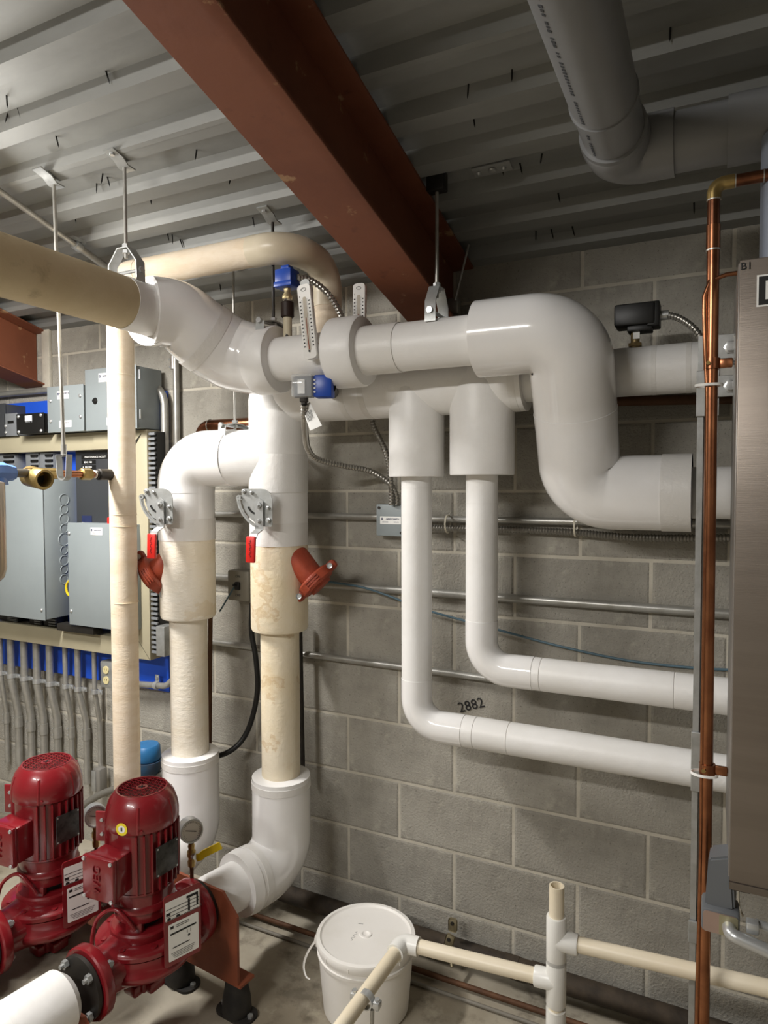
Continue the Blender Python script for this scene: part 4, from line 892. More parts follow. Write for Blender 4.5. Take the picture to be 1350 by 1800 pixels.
# ------------------------------------------------------------------ pumps
def make_pump(label, sticker):
    t = thing('circulator_pump', label, 'pump', (0, 0, 0), group='red inline pumps')
    K = dict(local=True)
    # heights above the floor
    h0 = ZP-.068
    ct, cb = .760, .668                     # top and bottom of the cowl
    bm = B(); lathe(bm, [(.066,ct-.001),(.0685,ct),(.074,ct-.005),(.087,ct-.022),(.095,ct-.045),(.0985,ct-.066),(.0985,cb+.004),(.096,cb),(.05,cb)], (0,0,0), ZA, 48); cw = part(t, 'fan_cowl', bm, M_red, **K)
    bm = B(); pipe_ring(bm, (0,0,ct-.0035), ZA, .0645, .069, .0045, 40); pipe_ring(bm, (0,0,ct-.003), ZA, .0, .016, .003, 24)
    for a in (0, 60, 120):
        d = V((math.cos(R(a)), math.sin(R(a)), 0)); n_ = V((-d.y, d.x, 0))
        for k in range(-5, 6):
            s = k*.0122; L_ = math.sqrt(max(0, .066**2-s*s))
            if L_ < .012: continue
            tube(bm, [n_*s-d*L_+ZA*(ct-.002), n_*s+d*L_+ZA*(ct-.002)], .0009, 4)
    part(cw, 'grille', bm, M_red, **K)
    bm = B(); cyl(bm, (0,0,ct-.03), ZA, .066, .012, 32); part(cw, 'dark_fan_space', bm, M_black, **K)
    bm = B()
    for a in (45, -45): box(bm, (0, 0, ct+.0008), (.018, .004, .0012), rotz(R(a)))
    part(cw, 'cross_mark', bm, M_ink, **K)
    for a in range(15, 375, 60):
        bm = B(); tube(bm, [V((r*math.cos(R(a)), r*math.sin(R(a)), z)) for r, z in ((.0955,cb+.004),(.0955,ct-.066),(.092,ct-.045),(.084,ct-.022))], .005, 8); part(cw, 'cowl_rib', bm, M_red, **K)
    for a in (200, 320, 80):
        bm = B(); hexnut(bm, V((.096*math.cos(R(a)), .096*math.sin(R(a)), cb+.011)), V((math.cos(R(a)), math.sin(R(a)), 0)), .005, .007); part(cw, 'screw', bm, M_red, **K)
    bm = B(); cyl(bm, (0,0,.50), ZA, .088, .168, 48); mb = part(t, 'motor_body', bm, M_red, **K)
    for k in range(30):
        a = R(k*12)
        if 235 < k*12 < 310: continue
        bm = B(); box(bm, (.0925*math.cos(a), .0925*math.sin(a), .585), (.014, .0055, .16), rotz(a), .002); part(mb, 'cooling_fin', bm, M_red, **K)
    bm = B(); lathe(bm, [(0,.412),(.074,.412),(.078,.418),(.080,.44),(.086,.444),(.086,.456),(.081,.462),(.083,.492),(.09,.497),(.09,.502),(0,.502)], (0,0,0), ZA, 40); part(t, 'motor_flange', bm, M_red, **K)
    bm = B(); lathe(bm, [(0,.38),(.05,.38),(.05,.43),(0,.43)], (0,0,0), ZA, 32); part(t, 'dark_seal_gap', bm, M_rub, **K)
    for a in (60, 180, 300):
        bm = B(); box(bm, (.062*math.cos(R(a)), .062*math.sin(R(a)), .402), (.024, .045, .04), rotz(R(a)), .004); part(t, 'bracket_arm', bm, M_red, **K)
    bm = B(); lathe(bm, [(0,.36),(.088,.36),(.090,.364),(.090,.384),(.085,.389),(0,.387)], (0,0,0), ZA, 40); bs = part(t, 'bearing_boss', bm, M_red, **K)
    bm = B(); lathe(bm, [(0,.338),(.122,.338),(.129,.343),(.129,.354),(.123,.360),(.088,.364),(0,.364)], (0,0,0), ZA, 48); cf = part(t, 'cover_plate', bm, M_red, **K)
    for a in range(20, 380, 45):
        bm = B(); lathe(bm, [(0,0),(.0085,0),(.0085,.005),(0,.007)], (.108*math.cos(R(a)), .108*math.sin(R(a)), .360), ZA, 10); part(cf, 'cover_bolt', bm, M_red, **K)
    bm = B(); lathe(bm, [(0,h0),(.05,h0),(.08,h0+.015),(.112,h0+.028),(.132,h0+.042),(.137,h0+.054),(.134,h0+.064),(.127,h0+.072),(.125,.338),(0,.339)], (0,0,0), ZA, 48); part(t, 'volute', bm, M_red, **K)
    zz = ZP
    for s in (-1, 1):
        bm = B(); tube(bm, [(0, .03*s, zz), (.0, .10*s, zz), (0, .165*s, zz)], [.085, .066, .058], 28); part(t, 'nozzle', bm, M_red, **K)
        bm = B(); lathe(bm, [(0,0),(.06,0),(.091,.002),(.094,.006),(.094,.026),(.09,.030),(0,.030)], (0, .158*s, zz), V((0, s, 0)), 40); fg = part(t, 'flange', bm, M_red, **K)
        bm = B(); lathe(bm, [(0,0),(.078,0),(.082,.004),(.082,.014),(0,.014)], (0, .189*s, zz), V((0, s, 0)), 36); part(fg, 'companion_flange', bm, M_dark, **K)
        for a in (45, 135, 225, 315):
            p = V((.07*math.cos(R(a)), .188*s, zz+.07*math.sin(R(a))))
            bm = B(); hexnut(bm, p+V((0, s*.016, 0)), V((0, s, 0)), .012, .011); tube(bm, [p+V((0, -s*.05,0)), p+V((0, s*.036, 0))], .006, 8); hexnut(bm, p+V((0, -s*.044, 0)), V((0, s, 0)), .011, .012); part(fg, 'bolt', bm, M_galv if s < 0 else M_steel, **K)
    bm = B(); box(bm, (0, 0, h0-.02), (.07, .07, .05), None, .006); box(bm, (0, 0, h0-.035), (.05,.11,.03), None, .006); box(bm, (0,0,h0-.03), (.11,.05,.03), None, .006); part(t, 'foot', bm, M_red, **K)
    # terminal box on the suction side
    c = V((.004, -.122, .572)); m_ = rotz(R(10))
    bm = B(); box(bm, c+V((0,.016,0)), (.098, .06, .108), m_, .008); box(bm, c+V((.0,.05,.012)), (.07, .05, .08), m_, .006); tb = part(t, 'terminal_box', bm, M_red, **K)
    bm = B(); box(bm, c+m_ @ V((0,-.021,0)), (.106, .018, .116), m_, .006); lid = part(tb, 'lid', bm, M_red, **K)
    for sx in (-1, 1):
        for sz in (-1, 1):
            bm = B(); lathe(bm, [(0,.004),(.005,.003),(.0055,0),(0,0)], c+m_ @ V((sx*.045,-.030,sz*.05)), m_ @ V((0,-1,0)), 10); part(tb, 'lid_screw', bm, M_steel, **K)
    part(tb, 'cast_letters', text_bm('WEG', .034, c+m_ @ V((0,-.031,0)), ZA, m_ @ V((-1,0,0)), .0012), M_red, **K, smooth=0)
    # nameplate on the motor, facing +x
    bm = B(); box(bm, (.1, -.0, .588), (.004, .072, .082), None, .001); npl = part(t, 'nameplate', bm, mat('dark_nameplate', '#4b4a48', .35, .5, '#2b2a29', 40, .8), **K)
    bm = B()
    for sy in (-1, 1):
        for sz in (-1, 1): cyl(bm, (.1015, sy*.032, .588+sz*.036), XA, .0025, .002, 8)
    part(npl, 'rivet', bm, M_steel, **K)
    # red information plate hung on the cover
    pc = V((.143, .012, .408)); pn = rotz(R(-14)) @ XA; pa = rotz(R(-14)) @ YA
    bm = B(); prism(bm, rrect(.108, .195, .008), pc, pa, ZA, .003); ip = part(t, 'info_plate', bm, M_red, **K)
    bm = B(); prism(bm, rrect(.100, .052, .002, 1), pc+pn*.0032+ZA*.055, pa, ZA, .0006); part(ip, 'rating_label', bm, M_paper, **K, smooth=0)
    bm = B(); prism(bm, rrect(.088, .102, .004), pc+pn*.0032-ZA*.034+pa*.002, pa, ZA, .0006); part(ip, 'data_label', bm, M_paper, **K, smooth=0)
    def ink(bm, y_, z_, wy, wz, rm=None):
        box(bm, pc+pn*.0042+pa*y_+ZA*z_, (.0004, wy, wz), rotz(R(-14)) @ (rm or Matrix.Identity(3)))
    bm = B()
    for k in range(4): ink(bm, 0, .060-.0098*k, .096, .0013)
    for q_ in ((.028, .072, .034, .007), (.018, .050, .006, .034), (-.042, .047, .012, .007), (-.040, .034, .01, .006), (-.014, .034, .01, .005), (.043, .055, .005, .034)): ink(bm, *q_)
    part(ip, 'rating_print', bm, M_ink, **K, smooth=0)
    bm = B(); ink(bm, .001, -.011, .076, .0045); ink(bm, -.006, -.050, .049, .0024); ink(bm, -.032, .007, .009, .007)
    for k in range(4): ink(bm, 0, -.064-.0046*k, .070-.006*k, .0008)
    for k in range(2): ink(bm, -.002, .009-.005*k, .038, .0013)
    for y_ in (.012, .022): ink(bm, y_, -.022, .001, .009)
    ink(bm, .017, -.034, .006, .006, Matrix.Rotation(R(45), 3, 'X')); part(ip, 'data_print', bm, M_ink, **K, smooth=0)
    # seal flush tube
    bm = B(); tube(bm, spline([V((-.03,-.14,ZP+.03)), V((-.05,-.13,.38)), V((-.045,-.115,.43)), V((.0,-.098,.462)), V((.035,-.085,.44)), V((.05,-.07,.405))], .01), .0052, 10); part(t, 'flush_tube', bm, M_red, **K)
    # lug plate behind the motor
    rd = V((-.9, -.44, 0)).normalized(); bm = B(); box(bm, rd*.112+ZA*.642, (.05, .007, .085), rotz(math.atan2(rd.y, rd.x)), .002); lg = part(t, 'lug_plate', bm, M_red, **K)
    for dz in (-.02, .02):
        bm = B(); hexnut(bm, rd*.118+V((.44,-.9,0))*.003+ZA*(.642+dz), V((.44, -.9, 0)), .005, .005); part(lg, 'screw', bm, M_galv, **K)
    if sticker:
        a = R(-70); d = V((math.cos(a), math.sin(a), 0)); s_ = V((-d.y, d.x, 0)); c = d*.0990+ZA*.688
        bm = B(); lathe(bm, [(.0,0),(.017,0),(.017,.0006),(0,.0006)], c, d, 24); st = part(t, 'round_sticker', bm, mat('yellow_print', '#f0dc2e', .5), 'round yellow sticker', **K)
        bm = B(); cyl(bm, c+d*.0006, d, .010, .0004, 20); part(st, 'white_centre', bm, M_paper, **K)
        bm = B(); box(bm, c+d*.0012, (.0004, .005, .010), Matrix((d, s_, ZA)).transposed()); part(st, 'print', bm, M_dkgrey, **K, smooth=0)
    return t
p1 = make_pump('red inline pump in front, with a round yellow sticker on its cowl', True); p1.location = (*PUMP[0], 0); p1.rotation_euler = (0, 0, rot)
p2 = dup(p1, (*PUMP[1], .012), rot, 'red inline pump at the back left, without a yellow sticker')
for ch in list(p2.children):
    if ch.name.startswith('round_sticker'):
        for g in list(ch.children): bpy.data.objects.remove(g)
        bpy.data.objects.remove(ch)
# pressure gauges on the discharge flanges
def gauge(i, label, u, v, y, handle):
    base = pump_pt(i, .163)+V((0,0,.07)); c = P(u, v, y); t = thing('pressure_gauge', label, 'gauge', base, group='pump gauges')
    b0 = V((c.x, y, base.z)); d = (V((0,0,EYE-.3))-c); d.z = .25; d = V((.85, -.5, .18)).normalized()
    bm = B(); tube(bm, [b0-ZA*.02, V((c.x, y, c.z-.035))], .006, 12); part(t, 'stem_pipe', bm, M_rpipe)
    bm = B(); zc = (b0.z+c.z)/2+.01
    lathe(bm, [(0,-.035),(.011,-.035),(.012,-.02),(.009,-.012),(.013,-.004),(.013,.012),(.009,.018),(.011,.028),(.008,.036),(0,.036)], (c.x, y, zc), ZA, 8); vb = part(t, 'brass_valve', bm, M_brass)
    if handle:
        bm = B(); hs = V((c.x, y, zc+.006)); dd = V((.75, .35, .42)).normalized(); bar(bm, [hs+V((.018,0,-.012)), hs+V((.032,.005,-.006)), hs+V((.04,.008,.002)), hs+V((.04,.008,.002))+dd*.06], .022, .006, dd.cross(_f).normalized()); part(t, 'yellow_lever', bm, M_yellow, 'yellow lever handle')
        bm = B(); cyl(bm, hs+V((.008,-.002,-.006)), V((1,-.2,0)), .009, .012, 10); part(vb, 'stem_nut', bm, M_steel)
    g = 1.22
    bm = B(); lathe(bm, [(r_*g, h_*g) for r_, h_ in ((0,-.03),(.027,-.03),(.0295,-.024),(.0295,.004),(.0285,.008),(.025,.008),(.025,.002),(0,.002))], c, d, 32); cs = part(t, 'case', bm, M_steel)
    bm = B(); cyl(bm, c+d*.003, d, .0248*g, .0012, 28); fc = part(cs, 'dial', bm, M_glass)
    a, b, _ = frame(d); bm = B(); tube(bm, [c+d*.0052-a*.018+b*.005, c+d*.0052+a*.014-b*.005], .0011, 5)
    for k in range(24):
        an = R(-45+k*270/23); q = c+d*.0046; r0 = .0235; tube(bm, [q+(a*math.cos(an)+b*math.sin(an))*r0, q+(a*math.cos(an)+b*math.sin(an))*(r0+.004)], .0005, 4)
    part(cs, 'needle_and_ticks', bm, M_ink); return t
gauge(0, 'steel pressure gauge with a yellow lever valve beside the front pump', 336, 1460, 1.565, True)
gauge(1, 'steel pressure gauge showing between the two red pumps', 168, 1434, 1.53, False)
# pump stands: chamfered plates on rubber feet
def stand(x, y, hw, ztop, label, feet=(1, 1), zb_=.118, rz=rot):
    t = thing('pump_stand', label, 'stand', (x, y, 0), rz, group='brown pump stands'); K = dict(local=True)
    c_ = .06
    bm = B(); prism(bm, [(-hw,zb_),(hw,zb_),(hw,ztop-c_),(hw-c_,ztop),(-hw+c_,ztop),(-hw,ztop-c_)], (0,0,0), XA, ZA, .009); part(t, 'plate', bm, M_rust, **K, smooth=0)
    bm = B(); box(bm, (0, .022, zb_-.004), (hw*2+.02, .06, .008)); part(t, 'base_angle', bm, M_rust, **K, smooth=0)
    for s, on in zip((-1, 1), feet):
        if not on: continue
        fx = s*(hw-.035)
        bm = B(); lathe(bm, [(0,.008),(.043,.008),(.045,.014),(.042,.05),(.036,.082),(.034,.1),(.03,zb_-.008),(0,zb_-.008)], (fx, .022, 0), ZA, 28); ft = part(t, 'rubber_mount', bm, M_rub, **K)
        bm = B(); prism(bm, [(p*1.0, q) for p, q in rrect(.135, .075, .03)], (fx, .022, .0005), XA, YA, .008); part(ft, 'mount_base', bm, M_rub, **K)
        for k in (-1, 1):
            bm = B(); hexnut(bm, (fx+k*.055, .022, .0085), ZA, .009, .008); part(ft, 'anchor_bolt', bm, M_galv, **K)
    return t
q = pump_pt(0, .212); stand(q.x+.0, q.y, .158, ZP+.075, 'brown steel stand plate between the front pump and the right riser')
q = pump_pt(1, .212); stand(q.x, q.y, .15, ZP+.05, 'brown steel stand plate behind the rear pump')
q = pump_pt(0, -.225); stand(q.x, q.y, .12, ZP-.03, 'brown steel stand plate under the front pump suction flange')
q = pump_pt(1, -.235); stand(q.x-.03, q.y, .13, ZP+.03, 'brown steel stand plate at the bottom left edge')
# insulated suction pipes
for i, lb in ((0, 'white wrapped suction pipe entering the front pump, bottom left'), (1, 'white wrapped suction pipe entering the rear pump at the left edge')):
    t = thing('insulated_suction_pipe', lb, 'pipe', pump_pt(i, -.4))
    a = pump_pt(i, -.235); b_ = pump_pt(i, -.40); dn = V((-.18, -.35, -.10))
    bm = B(); tube(bm, [a, a.lerp(b_, .12), b_], [.058, .078, .082], 32); part(t, 'wrap', bm, M_white)
    bm = B(); tube(bm, [b_+V((.002,.02,0)), b_, b_+V((-.28,-.55,-.12))], [.082,.0825,.0825], 32); part(t, 'wrap', bm, M_white)
# concrete pier under the rear pump and its strap
q = pump_pt(1, 0); bm = B(); box(bm, (q.x+.01, q.y-.05, .10), (.22, .36, .20), rotz(rot), .012); single('concrete_pier', bm, M_concr, 'low concrete pier under the rear pump', 'pier')
bm = B(); q = PZ(48, 1665, .165); box(bm, (q.x, q.y, .166), (.15, .032, .012), rotz(R(62)), .002); single('steel_strap', bm, M_galv, 'flat galvanised strap lying by the rear pump foot', 'strap')

# ------------------------------------------------------------------ right side: strut post, copper lines, boiler
yS2 = 1.58
t = thing('strut_post', 'galvanised strut post behind the copper lines', 'post', (P(1238,1700,yS2).x, yS2, 0))
xs0, xs1 = P(1220, 1100, yS2).x, P(1256, 1100, yS2).x; xm = (xs0+xs1)/2; ztp = P(1235, 590, yS2).z
bm = B(); prism(bm, [(xs0,yS2),(xs0+.012,yS2),(xs0+.012,yS2+.003),(xs0+.003,yS2+.003),(xs0+.003,yS2+.038),(xs1-.003,yS2+.038),(xs1-.003,yS2+.003),(xs1-.012,yS2+.003),(xs1-.012,yS2),(xs1,yS2),(xs1,yS2+.041),(xs0,yS2+.041)], (0,0,.0), XA, YA, ztp); part(t, 'channel', bm, M_galv, smooth=0)
for (va, vb) in ((652, 732), (1288, 1392), (1622, 1660)):
    z0_, z1_ = P(1230, vb, yS2-.004).z, P(1230, va, yS2-.004).z; bm = B(); box(bm, (xm, yS2-.004, (z0_+z1_)/2), (xs1-xs0+.004, .006, z1_-z0_), None, .001); part(t, 'splice_plate', bm, M_galv, smooth=0)
bm = B(); prism(bm, [(xs0-.012, 0), (xs1+.03, 0), (xs1+.01, .12), (xs0, .12)], (0, yS2-.008, .005), XA, ZA, .006); part(t, 'foot_plate', bm, M_steel, smooth=0)
t2 = thing('strut_bracket', 'galvanised bracket plates with big bolts beside the boiler', 'bracket', P(1275, 690, yS2-.012))
for (v0, v1, w0) in ((588, 632, 1250), (660, 697, 1250)):
    x0, x1 = P(w0, 640, yS2-.012).x, P(1310, 640, yS2-.012).x; z0_, z1_ = P(1275, v1, yS2-.012).z, P(1275, v0, yS2-.012).z
    bm = B(); box(bm, ((x0+x1)/2, yS2-.012, (z0_+z1_)/2), (x1-x0, .008, z1_-z0_), None, .001); part(t2, 'plate', bm, M_galv, smooth=0)
    bm = B(); q = P(1285, (v0+v1)/2, yS2-.017); lathe(bm, [(0,0),(.014,0),(.014,.003),(.010,.004),(.010,.011),(0,.012)], q, -YA, 6); part(t2, 'bolt', bm, M_steel)
bm = B(); x0, x1 = P(1262, 640, yS2-.006).x, P(1310, 640, yS2-.006).x; box(bm, ((x0+x1)/2, yS2-.002, P(1275,645,yS2).z), (x1-x0, .004, .05)); part(t2, 'channel', bm, M_emt, smooth=0)
# copper riser
yC = 1.43; rc = .0111
xc_ = P(1251, 600, yC).x; zc_ = P(1252, 325, yC).z
t = thing('copper_pipe', 'tall vertical copper pipe turning right under the grey vent', 'pipe', (xc_, yC, 0))
xb_ = P(1239, 1700, yC).x
zj = P(1252, 397, yC).z
bm = B(); tube(bm, [(xb_, yC, .0), (xc_, yC, zj)], rc, 20); part(t, 'tube', bm, M_cub)
bm = B(); tube(bm, [(xc_, yC, zj-.045), (xc_, yC, zj)], rc+.0013, 20); part(t, 'coupling', bm, M_cub)
bm = B(); tube(bm, [(xc_, yC, zj), (xc_, yC, zc_-.02)], rc, 20); part(t, 'tube', bm, M_cu)
bm = B(); tube(bm, fillet([(xc_, yC, zc_-.028), (xc_, yC, zc_), (xc_+.034, yC, zc_)], .018, 8), rc+.0015, 20); part(t, 'elbow', bm, M_brass)
bm = B(); tube(bm, [(xc_+.028, yC, zc_), (.5, yC, zc_)], rc, 20); part(t, 'tube', bm, M_cu)
for z_ in (zj-.047, zc_-.03): bm = B(); pipe_ring(bm, (xc_, yC, z_), ZA, .0105, rc+.0014, .003); part(t, 'solder_ring', bm, M_solder)
for x_ in (P(1292,318,yC).x, P(1342,308,yC).x): bm = B(); pipe_ring(bm, (x_, yC, zc_), XA, .0105, rc+.0012, .002); part(t, 'solder_ring', bm, M_solder)
# two thin soft copper lines tied to it
for i, (du, lb) in enumerate(((0, 'thin copper tube bending out of the boiler top and down the big copper pipe'), (1, 'second thin copper tube strapped between the big copper pipe and its neighbour'))):
    yy = yC-.006+.004*i
    if i == 0: ps = [P(1310, 478, yy), P(1288, 481, yy), P(1262, 486, yy), P(1247, 495, yy), P(1239, 512, yy), P(1238, 545, yy), P(1240, 620, yy), P(1243, 690, yy), P(1243, 760, yy), P(1242, 900, yy), P(1238, 1100, yy), P(1234, 1340, yy), P(1232, 1500, yy), P(1227, 1700, yy), P(1224, 1830, yy)]
    else: ps = [P(1246, 500, yy), P(1245, 560, yy), P(1246, 640, yy), P(1248, 700, yy), P(1247, 900, yy), P(1243, 1100, yy), P(1240, 1340, yy), P(1238, 1500, yy), P(1234, 1700, yy), P(1230, 1830, yy)]
    bm = B(); tube(bm, spline(ps, .03), .0042, 10); single('copper_tube', bm, M_cub, lb, 'tube', 'thin copper tubes')
# clamps and ties
for (v, lb) in ((640, 'copper split clamp with a threaded stud, upper one beside the bracket'), (1352, 'copper split clamp with a threaded stud, lower one over the branch pipe')):
    q = V((xc_+(xb_-xc_)*(v-400)/1300, yC, P(1250, v, yC).z)); t = thing('pipe_clamp', lb, 'clamp', q, group='copper pipe clamps')
    bm = B(); pipe_ring(bm, q-ZA*.010, ZA, rc, rc+.0035, .02, 20); box(bm, q+V((.024, .0, 0)), (.022, .008, .018), None, .002); part(t, 'ring', bm, M_cub)
    bm = B(); tube(bm, [q+V((.03,0,0)), q+V((.09,.05,0))], .004, 10); hexnut(bm, q+V((.04,.008,0)), V((.8,.6,0)), .009, .008); hexnut(bm, q+V((.058,.022,0)), V((.8,.6,0)), .009, .006); part(t, 'stud', bm, M_steel)
    bm = B(); hexnut(bm, q+V((-.006,-.0135,.0)), -YA, .004, .004); part(t, 'screw', bm, M_brass)
for (v, lb) in ((677, 'white cable tie around the copper lines near the bracket'), (1362, 'white cable tie around the copper lines over the branch pipe')):
    q = V((xc_+(xb_-xc_)*(v-400)/1300-.005, yC, P(1250, v, yC).z)); bm = B(); bar(bm, [q+V((.024*math.cos(a), .016*math.sin(a), .0)) for a in [k*math.pi/8 for k in range(17)]], .005, .0015, ZA); single('cable_tie', bm, M_paper, lb, 'cable tie')
# boiler
yB_ = 1.30; xb0 = P(1298, 462, yB_).x; zb1_, zb0_ = P(1298, 460, yB_).z, P(1286, 1546, yB_).z
t = thing('boiler', 'brushed stainless boiler cabinet at the right edge, marked B1', 'boiler', (xb0+.25, yB_+.15, zb0_))
bm = B(); box(bm, (xb0+.25, yB_+.15, (zb0_+zb1_)/2), (.5, .29, zb1_-zb0_), None, .003); part(t, 'body', bm, mat('grey_side_panel', '#8b8680', .4, .5))
bm = B(); box(bm, (xb0+.252, yB_-.002, (zb0_+zb1_)/2), (.50, .012, zb1_-zb0_), None, .002); part(t, 'front_panel', bm, M_stain)
bm = B(); box(bm, (xb0+.252, yB_+.01, zb0_-.006), (.5, .04, .012)); part(t, 'bottom_lip', bm, M_stain, smooth=0)
bm = B(); box(bm, (xb0+.018, yB_+.003, zb0_-.007), (.032, .018, .016)); part(t, 'black_clip', bm, M_black, smooth=0)
part(t, 'marking', text_bm('B1', .017, P(1311, 468, yB_-.009)+XA*.001, XA, ZA, .0003), M_ink, smooth=0)
x0 = P(1330, 512, yB_-.009).x; z0_, z1_ = P(1330, 540, yB_-.009).z, P(1330, 484, yB_-.009).z
bm = B(); prism(bm, [(0,0),(.2,0),(.2,z1_-z0_),(0,z1_-z0_)], (x0, yB_-.008, z0_), XA, ZA, .0012); lg = part(t, 'badge_border', bm, M_paper, smooth=0)
bm = B(); prism(bm, [(.003,.003),(.197,.003),(.197,z1_-z0_-.003),(.003,z1_-z0_-.003)], (x0, yB_-.0093, z0_), XA, ZA, .0008); lg2 = part(t, 'badge', bm, M_black, smooth=0)
bm = B(); prism(bm, [(.013,.011),(.03,.011),(.03,z1_-z0_-.011),(.013,z1_-z0_-.011)], (x0, yB_-.0102, z0_), XA, ZA, .0006); part(lg2, 'badge_letter', bm, M_paper, smooth=0)
# boiler flue
bm = B(); xf = P(1398, 400, 1.46).x; tube(bm, [(xf, 1.46, zb1_), (xf, 1.46, EYE+.70-.06)], .057, 28); fl_ = single('flue_pipe', bm, mat('blue_grey_pvc', '#858c99', .35), 'blue-grey plastic flue rising from the boiler top at the right edge', 'pipe')
# grey disconnect with flex
yD = 1.33
t = thing('service_switch', 'dark grey plastic box with a metal face below the boiler', 'switch', P(1265, 1640, yD))
pa, pb = P(1246, 1508, yD), P(1292, 1600, yD)
bm = B(); vs = []
for (u, v) in ((1245,1509),(1286,1506),(1292,1602),(1238,1598)): vs.append(P(u, v, yD))
f_ = [bm.verts.new(p) for p in vs]; b2 = [bm.verts.new(p+V((.004,.055,0))) for p in vs]; bm.faces.new(f_); bm.faces.new(b2[::-1]); bridge(bm, f_, b2)
bmesh.ops.bevel(bm, geom=bm.edges[:], offset=.004, segments=2, affect='EDGES'); M_dg = mat('mid_grey_plastic', '#65686b', .5); part(t, 'hood', bm, M_dg)
c = P(1266, 1619, yD-.004); bm = B(); box(bm, c+YA*.02, (.062, .055, .046), None, .007); part(t, 'body', bm, M_dg)
bm = B(); prism(bm, rrect(.056, .037, .006), c-YA*.008, XA, ZA, .002); fp = part(t, 'metal_face', bm, mat('pinkish_zinc', '#b39b90', .35, .6))
bm = B(); prism(bm, rrect(.03, .0365, .003), c-YA*.0102+XA*.013, XA, ZA, .0008); part(fp, 'foil', bm, mat('yellow_zinc', '#a8a184', .35, .6))
bm = B(); tube(bm, fillet([c+V((.014,-.01,-.002)), c+V((.016,-.03,-.002)), c+V((.075,-.034,-.012))], .012, 6), .0115, 14); part(t, 'elbow_connector', bm, M_steel)
bm = B(); box(bm, c+V((.05,-.012,.012)), (.02,.02,.02), None, .003); part(t, 'nut', bm, M_steel)
flex('flexible_conduit', 'bright ribbed flex leaving the dark grey box to the right', [c+V((.07,-.034,-.011)), c+V((.11,-.036,-.018)), c+V((.18,-.036,-.028)), c+V((.3,-.036,-.045))], .0085, M_steel)
bm = B(); tube(bm, [c+V((.055,.0,.012)), c+V((.3,.0,-.02))], .008, 12); single('steel_pipe', bm, M_steel, 'bright steel tube above the ribbed flex under the boiler', 'pipe')
bm = B(); tube(bm, spline([P(1298, 1555, 1.40), P(1299, 1590, 1.40), P(1306, 1610, 1.38)], .01), .002, 6); single('wire', bm, M_glue, 'thin pale wire hanging from the boiler underside', 'wire')

# ------------------------------------------------------------------ grey vent under the deck
zV = EYE+.685; xV = P(1045, 150, 1.217).x; yE = 1.50; rv = .0575
xV = PZ(1066, 190, zV).x
t = thing('vent_pipe', 'grey plastic vent pipe overhead, elbowing to the right under the deck', 'pipe', (xV, yE, zV))
def yv(u, v): return PZ(u, v, zV-.05).y
y1 = PZ(1050, 175, zV).y
bm = B(); tube(bm, [(xV, -1.5, zV), (xV, y1, zV)], rv, 36); vp = part(t, 'pipe', bm, M_vent)
bm = B(); lathe(bm, [(rv-.002,0),(rv+.003,0),(rv+.003,.008),(rv-.002,.009)], (xV, y1-.006, zV), YA, 36); part(t, 'lip', bm, M_vent)
bm = B(); tube(bm, [(xV, y1, zV), (xV, yE-.07, zV)], rv-.0005, 36); vp2 = part(t, 'pipe', bm, M_vent)
bm = B(); lathe(bm, [(0,0),(rv+.006,0),(rv+.0075,.004),(rv+.0075,.03),(0,.03)], (xV, yE-.095, zV), YA, 36); part(t, 'socket_rim', bm, M_vent)
bm = B(); tube(bm, fillet([(xV, yE-.11, zV), (xV, yE, zV), (xV+.105, yE, zV)], .05, 10), rv+.006, 36); part(t, 'elbow', bm, M_vent)
xe1, xe2 = P(1205, 270, yE).x, P(1279, 250, yE).x
bm = B(); tube(bm, [(xV+.1, yE, zV), (.5, yE, zV)], rv-.0005, 36); vp3 = part(t, 'pipe', bm, M_vent)
bm = B(); lathe(bm, [(rv,0),(rv+.0065,.0),(rv+.0065,.16),(0,.16)], (xe2, yE, zV), XA, 36); part(t, 'coupling', bm, M_vent)
for par, (ya, yb3), s_ in ((vp, (.72, y1-.02), 'PVC-1120 SCH 40 PR 220PSI @ 73F ASTM D1785 NSF-PW'), (vp2, (y1+.02, yE-.12), 'PVC SCH 40')):
    n = V((-.55, 0, -.835)); ax = V((0,1,0)); ay = ax.cross(n) if False else n.cross(ax)
    a_ = R(238); n = V((math.cos(a_), 0, math.sin(a_))); ay = n.cross(ax)
    part(par, 'print', marks(V((xV, (ya+yb3)/2, zV))+n*(rv+.0002), ax, ay, yb3-ya, .007, int((yb3-ya)/.009), 3), M_dkgrey, smooth=0)
# vent hanger bits
bm = B(); q = PD(1072, 4, .01); box(bm, q, (.03, .05, .02), None, .003); single('deck_clip', bm, M_black, 'black clip on the deck beside the grey vent', 'clip')

